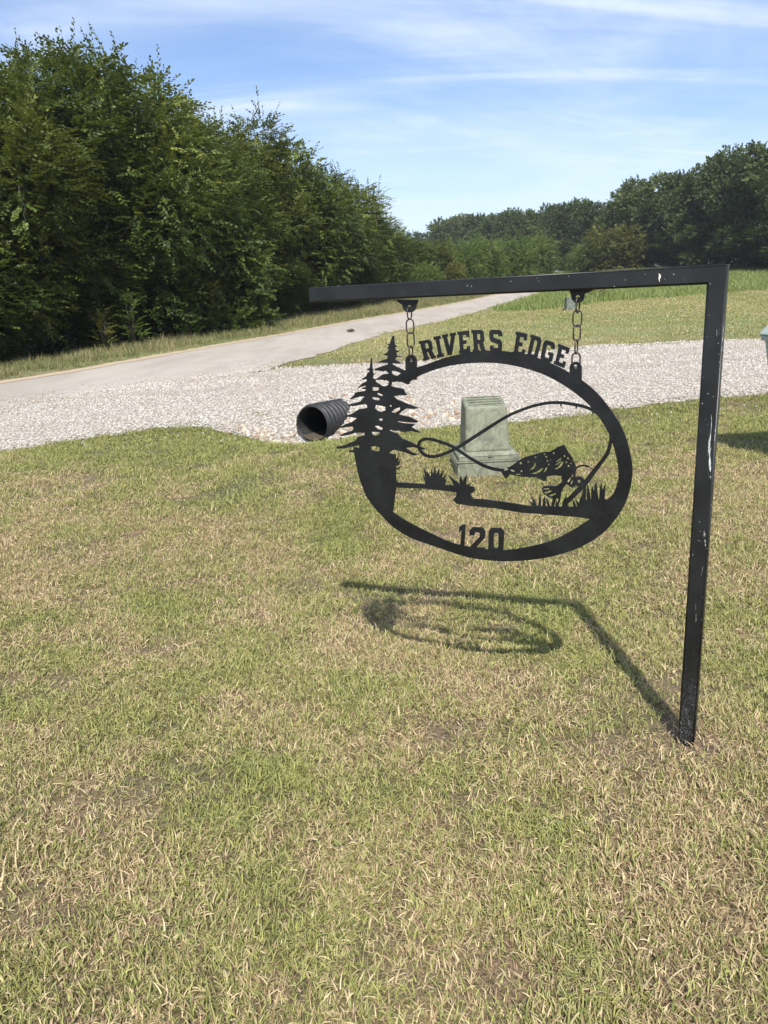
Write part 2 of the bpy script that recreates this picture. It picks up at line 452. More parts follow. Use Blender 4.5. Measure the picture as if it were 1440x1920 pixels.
def jit(poly, amp, step=.35, seed=0):
    """resample a polyline and roughen it"""
    r = np.random.default_rng(seed); P = np.array(poly, float); out = []
    for a, b in zip(P[:-1], P[1:]):
        n = max(1, int(np.linalg.norm(b - a) / step))
        for i in range(n):
            t = i / n; q = a * (1 - t) + b * t; out.append(q + r.normal(0, amp, 2) * (1 if i else .4))
    out.append(P[-1]); return [tuple(q) for q in out]
def inside(poly, x, y):
    P = np.array(poly); ins = np.zeros(np.shape(x), bool); j = len(P) - 1
    for i in range(len(P)):
        xi, yi = P[i]; xj, yj = P[j]
        c = ((yi > y) != (yj > y)) & (x < (xj - xi) * (y - yi) / (yj - yi + 1e-12) + xi)
        ins ^= c; j = i
    return ins
def sheet(name, poly, off, mat, step=.25, ymax=11):
    P = np.array(poly); x0, y0 = P.min(0); x1, y1 = P.max(0)
    pts = [Vector(p) for p in poly]
    def grid(xs, ys):
        a, b = np.meshgrid(xs, ys); a, b = a.ravel(), b.ravel(); m = inside(poly, a, b)
        return [Vector((p, q)) for p, q in zip(a[m], b[m])]
    if y0 < ymax: pts += grid(np.arange(x0, x1, step) + .013, np.arange(y0, min(y1, ymax), step) + .007)
    if y1 > ymax: pts += grid(np.arange(x0, x1, .6) + .013, np.arange(max(y0, ymax), min(y1, 26), .6) + .007)
    if y1 > 26: pts += grid(np.arange(x0, x1, 1.5) + .013, np.arange(max(y0, 26), y1, 2.0) + .007)
    if name == 'gravel_driveway': pts += grid(np.arange(-1.4, .6, .035) + .003, np.arange(8.45, 10.4, .035) + .002)
    V, E, Fc, *_ = delaunay_2d_cdt(pts, [], [list(range(len(poly)))], 1, 1e-5)
    va = np.array([(v.x, v.y) for v in V])
    tri = np.array([list(f) for f in Fc if len(f) == 3]); zv = tz(va[:, 0], va[:, 1])
    A = np.array(poly); Bq = np.roll(A, -1, 0); dist = np.full(len(va), 1e9)
    for p, q in zip(A, Bq):
        e = q - p; t = np.clip(((va - p) @ e) / (e @ e + 1e-12), 0, 1); dist = np.minimum(dist, np.linalg.norm(va - p - t[:, None] * e, axis=1))
    zv = zv + ((off + .012) * np.clip(dist / .16, 0, 1) - .012 if name == 'gravel_driveway' else off)
    tri = tri[~in_pipe(np.column_stack([va, zv]))[tri].any(1)]
    o = link(name, np_mesh(name, np.column_stack([va, zv]), tri, True), mat)
    tag(o, kind='structure'); return o

road_l = [(-8.6, -6), (-7.9, 4), (-7.2, 9.5), (-6.6, 13.2), (-6.0, 14.9), (-5.5, 17.2), (-4.9, 19.6), (-4.1, 22.6), (-2.1, 29.6), (-.3, 35.5), (1.0, 38.6), (3.1, 44.1), (5.8, 50.6), (9.7, 60.8), (15.5, 72), (24, 84)]
road_r = [(-4.9, -6), (-4.6, 4), (-4.4, 9), (-3.6, 10.6), (-2.6, 12.2), (-1.9, 13.5), (-1.2, 16.7), (-.6, 19.8), (.3, 23.8), (1.4, 27.0), (3.2, 31.8), (6.2, 42.0), (9.4, 51.3), (12.6, 61), (18.0, 71), (26.5, 82.5)]
road_poly = jit(road_l, .05, .5, 1) + jit(road_r[::-1], .06, .5, 2)
drive_low = [(-4.55, 3.5), (-4.4, 7.6), (-4.2, 8.2), (-3.7, 8.6), (-3.2, 8.8), (-2.5, 9.0), (-2.1, 9.0), (-1.8, 8.72), (-1.4, 8.55), (-1.0, 8.4), (-.4, 8.2), (.3, 8.3), (.8, 8.5), (1.5, 8.5), (2.1, 8.7), (3.0, 8.9), (3.8, 9.05), (4.6, 9.1), (7, 9.5), (12, 10.2), (26, 11.5)]
drive_up = [(-5.8, 3.5), (-5.15, 9.4), (-4.2, 10.9), (-2.8, 12.7), (-1.75, 13.7), (-1.0, 13.6), (-.2, 13.6), (.7, 13.6), (2.9, 14.3), (4.2, 15.3), (6.3, 15.1), (7.4, 14.8), (12, 15.4), (26, 17)]
drive_poly = jit(drive_low, .05, .22, 3) + jit(drive_up[::-1], .06, .3, 4)
road = sheet('road', road_poly, .012, M['road'])
shoulder = sheet('dirt_shoulder', jit([(a - .34, b) for a, b in road_l[1:14]], .05, .4, 5) + jit([(a + .16, b) for a, b in road_l[1:14]][::-1], .03, .4, 6), .018, M['dirt'])
drive = sheet('gravel_driveway', drive_poly, .026, M['gravel'], .14)

# ---------------------------------------------------------------- scatter on points (grass and gravel only)
def scatter(name, protos, pts, rot, scl, which, mat_note=None):
    """a cloud of points that carries small meshes: for what nobody could count"""
    me = np_mesh(name, pts, [], attrs={'rot': rot, 'scl': scl, 'which': which})
    o = bpy.data.objects.new(name, me); COL.objects.link(o)
    pc = bpy.data.collections.new(name + '_blades')
    for i, pm in enumerate(protos):
        po = bpy.data.objects.new('%s_piece_%02d' % (name, i), pm); pc.objects.link(po)
    ng = bpy.data.node_groups.new(name, 'GeometryNodeTree')
    ng.interface.new_socket('Geometry', in_out='INPUT', socket_type='NodeSocketGeometry')
    ng.interface.new_socket('Geometry', in_out='OUTPUT', socket_type='NodeSocketGeometry')
    N, Lk = ng.nodes, ng.links
    gi, go = N.new('NodeGroupInput'), N.new('NodeGroupOutput')
    ci = N.new('GeometryNodeCollectionInfo'); ci.inputs['Collection'].default_value = pc
    ci.inputs['Separate Children'].default_value = True; ci.inputs['Reset Children'].default_value = True
    ip = N.new('GeometryNodeInstanceOnPoints'); ip.inputs['Pick Instance'].default_value = True
    def na(nm, t):
        q = N.new('GeometryNodeInputNamedAttribute'); q.data_type = t; q.inputs['Name'].default_value = nm; return q.outputs['Attribute']
    Lk.new(gi.outputs[0], ip.inputs['Points']); Lk.new(ci.outputs[0], ip.inputs['Instance'])
    fi = N.new('FunctionNodeFloatToInt'); Lk.new(na('which', 'FLOAT'), fi.inputs[0]); Lk.new(fi.outputs[0], ip.inputs['Instance Index'])
    er = N.new('FunctionNodeEulerToRotation'); Lk.new(na('rot', 'FLOAT_VECTOR'), er.inputs[0]); Lk.new(er.outputs[0], ip.inputs['Rotation'])
    Lk.new(na('scl', 'FLOAT_VECTOR'), ip.inputs['Scale'])
    Lk.new(ip.outputs[0], go.inputs[0])
    md = o.modifiers.new('scatter', 'NODES'); md.node_group = ng
    return o

def tuft(seed, n, rad, l0, l1, w0, w1, lean0, lean1, mat, segs=2, dry=False):
    r = np.random.default_rng(seed); V, F3, F4, A, H, A2 = [], [], [], [], [], []
    for i in range(n):
        a = r.uniform(0, 2 * np.pi); q = rad * np.sqrt(r.uniform()); bx, by = q * np.cos(a), q * np.sin(a)
        az = r.uniform(0, 2 * np.pi); L = r.uniform(l0, l1); w = r.uniform(w0, w1) / 2
        le = R(r.uniform(lean0, lean1)); bend = R(r.uniform(5, 45))
        d = np.array([np.cos(az), np.sin(az)]); s = np.array([-d[1], d[0]])
        tw = r.uniform(-.8, .8)
        side = np.array([s[0] * np.cos(tw), s[1] * np.cos(tw), np.sin(tw)])
        p = np.array([bx, by, -.004]); b0 = len(V); an = le * .6
        ks = [1, .9, .62] if segs == 2 else [1, .75]
        for j, kf in enumerate(ks):
            V.append(p - side * w * kf); V.append(p + side * w * kf)
            st = L / len(ks)
            p = p + st * np.array([d[0] * np.sin(an), d[1] * np.sin(an), np.cos(an)])
            an = an + (le * .4 + bend) / len(ks)
        V.append(p)
        for j in range(len(ks) - 1): F4.append((b0 + 2 * j, b0 + 2 * j + 1, b0 + 2 * j + 3, b0 + 2 * j + 2))
        m = len(ks) - 1; F3.append((b0 + 2 * m, b0 + 2 * m + 1, b0 + 2 * m + 2))
        rr, r2 = r.uniform(), r.uniform()
        if dry: rr *= .3
        for j in range(len(ks)): H += [j / len(ks)] * 2
        H.append(1.0); A += [rr] * (2 * len(ks) + 1); A2 += [r2] * (2 * len(ks) + 1)
    me = np_mesh('tuft', np.array(V), [np.array(F4), np.array(F3)], False, {'blade_rand': A, 'blade_h': H, 'blade_rand2': A2})
    me.materials.append(mat); return me

def spread(x0, x1, y0, y1, dens, seed):
    r = np.random.default_rng(seed); n = int((x1 - x0) * (y1 - y0) * dens)
    return r.uniform(x0, x1, n), r.uniform(y0, y1, n), r
def frustum(x, y, m=.25, extra=1.2): return np.abs(x) < (.5 + m) * y + extra
def turf(x, y): return ~(inside(road_poly, x, y) | inside(drive_poly, x, y))

# the lawn: several density rings
LP = [tuft(100 + i, 54, .065, .012, .033, .0020, .0040, 20, 84, M['lawn']) for i in range(8)]
LP += [tuft(120 + i, 18, .05, .03, .06, .0028, .005, 15, 70, M['lawn']) for i in range(3)]
LP += [tuft(140 + i, 50, .075, .014, .036, .002, .0038, 70, 98, M['lawn'], dry=True) for i in range(3)]
xs, ys, ss, ww = [], [], [], []
for (x0, x1, y0, y1, dn, sd, sc) in ((-2.6, 2.6, .7, 3.2, 900, 1, 1.0), (-4.6, 4.6, 3.2, 5.6, 560, 2, 1.12), (-6, 7, 5.6, 10.4, 260, 3, 1.4)):
    x, y, r = spread(x0, x1, y0, y1, dn, sd)
    m = frustum(x, y) & turf(x, y)
    pd = (x > .58) & (x < 1.17) & (y > 6.0) & (y < 6.66)
    pp = (np.abs(x - .944) < .04) & (np.abs(y - 2.187) < .04)
    thin = np.sin(x * 2.3 + 1.7 * np.sin(y * 1.3)) * np.sin(y * 2.9 + 1.1 * np.sin(x * 1.9)) + .5 * np.sin(x * 6.1 + y * 4.3) * np.sin(y * 7.7 - x * 2.2)   # worn spots
    m &= ~((thin > .62) & (r.uniform(size=len(x)) < .55))
    m &= ~pd & ~pp & (np.hypot(x - .985, (y - 2.15) * .8) > .05 + .07 * r.uniform(size=len(x)))
    x, y = x[m], y[m]
    xs.append(x); ys.append(y); ss.append(r.uniform(.75, 1.3, len(x)) * sc)
    ww.append(np.where(r.uniform(size=len(x)) < .05, r.integers(8, 11, len(x)), np.where(r.uniform(size=len(x)) < .28, r.integers(11, 14, len(x)), r.integers(0, 8, len(x)))))
# spills of grass onto the bank stones
for (cx_, cy_, ra, rb, n) in ((.5, 9.45, .36, .18, 90), (-1.45, 9.35, .28, .09, 50), (-.35, 8.75, .12, .3, 40), (.1, 8.45, .5, .08, 40), (-1.12, 8.72, .07, .1, 10), (-.45, 8.6, .06, .1, 12)):
    a = RNG.normal(0, .5, (n, 2)); xs.append(cx_ + a[:, 0] * ra); ys.append(cy_ + a[:, 1] * rb); ss.append(RNG.uniform(.7, 1.2, n)); ww.append(RNG.integers(0, 11, n))
# ragged fringe hiding the gravel's edge
ed = np.array(jit(drive_low[1:18], .03, .03, 77)); ed = ed + np.column_stack([RNG.normal(0, .05, len(ed)), RNG.normal(-.045, .06, len(ed))])
ed = ed[~((np.abs(ed[:, 0] + .75) < .3))]
xs.append(ed[:, 0]); ys.append(ed[:, 1]); ss.append(RNG.uniform(.9, 1.6, len(ed))); ww.append(RNG.integers(0, 11, len(ed)))
x, y, s, w = map(np.concatenate, (xs, ys, ss, ww))
rot = np.column_stack([RNG.normal(0, .12, len(x)), RNG.normal(0, .12, len(x)), RNG.uniform(0, 6.28, len(x))])
lawn = scatter('lawn_grass', LP, np.column_stack([x, y, tz(x, y) + .004]), rot, np.column_stack([s, s, s * RNG.uniform(.8, 1.2, len(s))]), w)
tag(lawn, 'short patchy mown lawn of green and straw-coloured blades around the sign post', 'grass', kind='stuff')

# mown grass between the driveway and the field
MP = [tuft(200 + i, 44, .42, .03, .08, .010, .018, 20, 75, M['lawn'], 1) for i in range(5)]
x, y, r = spread(-2, 34, 13, 50, 14, 7)
tall_edge = lambda x: np.interp(x, [3, 6.1, 8.2, 12, 15.3, 18.3, 22.6, 40], [42, 35.3, 35.9, 41.0, 41.6, 44.0, 45.5, 49])
m = turf(x, y) & frustum(x, y) & (y < tall_edge(x) + 1) & (x > np.interp(y, [p[1] for p in road_r], [p[0] for p in road_r]))
x, y = x[m], y[m]; n = len(x); s = RNG.uniform(.7, 1.2, n) * np.interp(y, [13, 45], [.75, 1.3])
o = scatter('mown_grass', MP, np.column_stack([x, y, tz(x, y)]), np.column_stack([RNG.normal(0, .1, n), RNG.normal(0, .1, n), RNG.uniform(0, 6.28, n)]), np.column_stack([s, s, s * .8]), RNG.integers(0, 5, n))
tag(o, 'mown yellow-green grass between the gravel driveway and the taller field', 'grass', kind='stuff')

# taller hay field
FP = [tuft(300 + i, 44, .6, .25, .55, .022, .04, 5, 45, M['field'], 1) for i in range(5)]
x, y, r = spread(3, 75, 34, 125, 3.4, 8)
m = turf(x, y) & frustum(x, y, .12, 4) & (y > tall_edge(x)) & (x > np.interp(y, [p[1] for p in road_r], [p[0] for p in road_r]) + 1)
x, y = x[m], y[m]; n = len(x); s = RNG.uniform(.7, 1.2, n) * np.interp(y, [34, 100], [.8, 1.4])
o = scatter('field_grass', FP, np.column_stack([x, y, tz(x, y)]), np.column_stack([RNG.normal(0, .1, n), RNG.normal(0, .1, n), RNG.uniform(0, 6.28, n)]), np.column_stack([s, s, s * .8]), RNG.integers(0, 5, n))
tag(o, 'taller bright green hay field below the far oak wood', 'grass', kind='stuff')

# rough verge on the far side of the road
VP = [tuft(400 + i, 40, .25, .08, .26, .006, .012, 5, 60, M['rough'], 1) for i in range(5)]
x, y, r = spread(-16, 12, 5, 66, 14, 9)
lx = np.interp(y, [p[1] for p in road_l], [p[0] for p in road_l])
m = (x < lx - .2) & (x > lx - np.interp(y, [10, 60], [4.5, 7])) & frustum(x, y, .15, 2)
near = (x > lx - .9)
x, y, near = x[m], y[m], near[m]; n = len(x)
s = RNG.uniform(.6, 1.3, n) * np.where(near, .45, .95) * np.interp(y, [10, 60], [.9, 1.4])
o = scatter('verge_grass', VP, np.column_stack([x, y, tz(x, y)]), np.column_stack([RNG.normal(0, .1, n), RNG.normal(0, .1, n), RNG.uniform(0, 6.28, n)]), np.column_stack([s, s, s]), RNG.integers(0, 5, n))
tag(o, 'rough uncut verge grass along the tree side of the road', 'grass', kind='stuff')

# gravel
def pebble(seed, mat):
    r = np.random.default_rng(seed)
    bm = bmesh.new(); bmesh.ops.create_icosphere(bm, subdivisions=1, radius=.5)
    sc = r.uniform(.6, 1.1, 3); sc[2] *= .7
    for v in bm.verts: v.co = Vector([v.co[i] * sc[i] for i in range(3)]) * float(r.uniform(.8, 1.15))
    me = bpy.data.meshes.new('pebble'); bm.to_mesh(me); bm.free(); me.materials.append(mat); return me
SP = [pebble(i, M['stone']) for i in range(6)]
xs, ys, ss = [], [], []
for (x0, x1, y0, y1, dn, sd, a, b) in ((-6, 7, 7, 10.6, 900, 21, .012, .034), (-6, 10, 10.6, 15.6, 380, 22, .018, .04)):
    x, y, r = spread(x0, x1, y0, y1, dn, sd)
    m = inside(drive_poly, x, y) & frustum(x, y, .12, .6)
    x, y = x[m], y[m]; xs.append(x); ys.append(y); ss.append(r.uniform(a, b, len(x)))
# loose chips dragged onto the road and into the turf
x, y, r = spread(-7.5, -1, 2, 16, 420, 23)
dd = np.interp(y, [p[1] for p in drive_up[:5]], [p[0] for p in drive_up[:5]]) - x
m = inside(road_poly, x, y) & (r.uniform(size=len(x)) < np.exp(-np.clip(dd, 0, 9) / .42) * np.interp(y, [13, 16], [1, .1])) & frustum(x, y, .1, .6); x, y = x[m], y[m]
x2, y2, r2 = spread(-4.2, 6, 8.2, 9.2, 9, 24)
xs += [x, x2]; ys += [y, y2]; ss += [r.uniform(.012, .032, len(x)), r.uniform(.015, .035, len(x2))]
x, y, s = map(np.concatenate, (xs, ys, ss))
m = ~in_pipe(np.column_stack([x, y, tz(x, y) + .03]), .248); x, y, s = x[m], y[m], s[m]; n = len(x)
q = RNG.uniform(0, 6.28, (n, 3))
o = scatter('limestone_gravel', SP, np.column_stack([x, y, tz(x, y) + .026 + s * .12]), q, np.column_stack([s, s, s]), RNG.integers(0, 6, n))
tag(o, 'loose white limestone gravel spread over the driveway', 'gravel', kind='stuff')

# larger rust tinted rubble round the culvert: single stones of the driveway bank
RP = [pebble(50 + i, M['rubble']) for i in range(6)]
cnt = 0
while cnt < 280:
    if cnt < 120: x, y = RNG.normal(.35, .55), RNG.normal(8.95, .25)
    elif cnt < 200: x, y = RNG.normal(-1.3, .3), RNG.normal(8.76, .14)
    else: x, y = RNG.normal(-.35, .32), RNG.normal(8.75, .3)
    if not inside(drive_poly, np.array([x]), np.array([y]))[0] or y > 9.7: continue
    if in_pipe(np.array([[x, y, tzf(x, y) + .04]]), .28)[0]: continue
    s = float(RNG.uniform(.045, .095))
    st = link('stone', RP[cnt % 6], None, drive)
    st.location = (x, y, tzf(x, y) + .026 + s * .1); st.scale = (s, s, s); st.rotation_euler = tuple(RNG.uniform(0, 6.28, 3)); cnt += 1
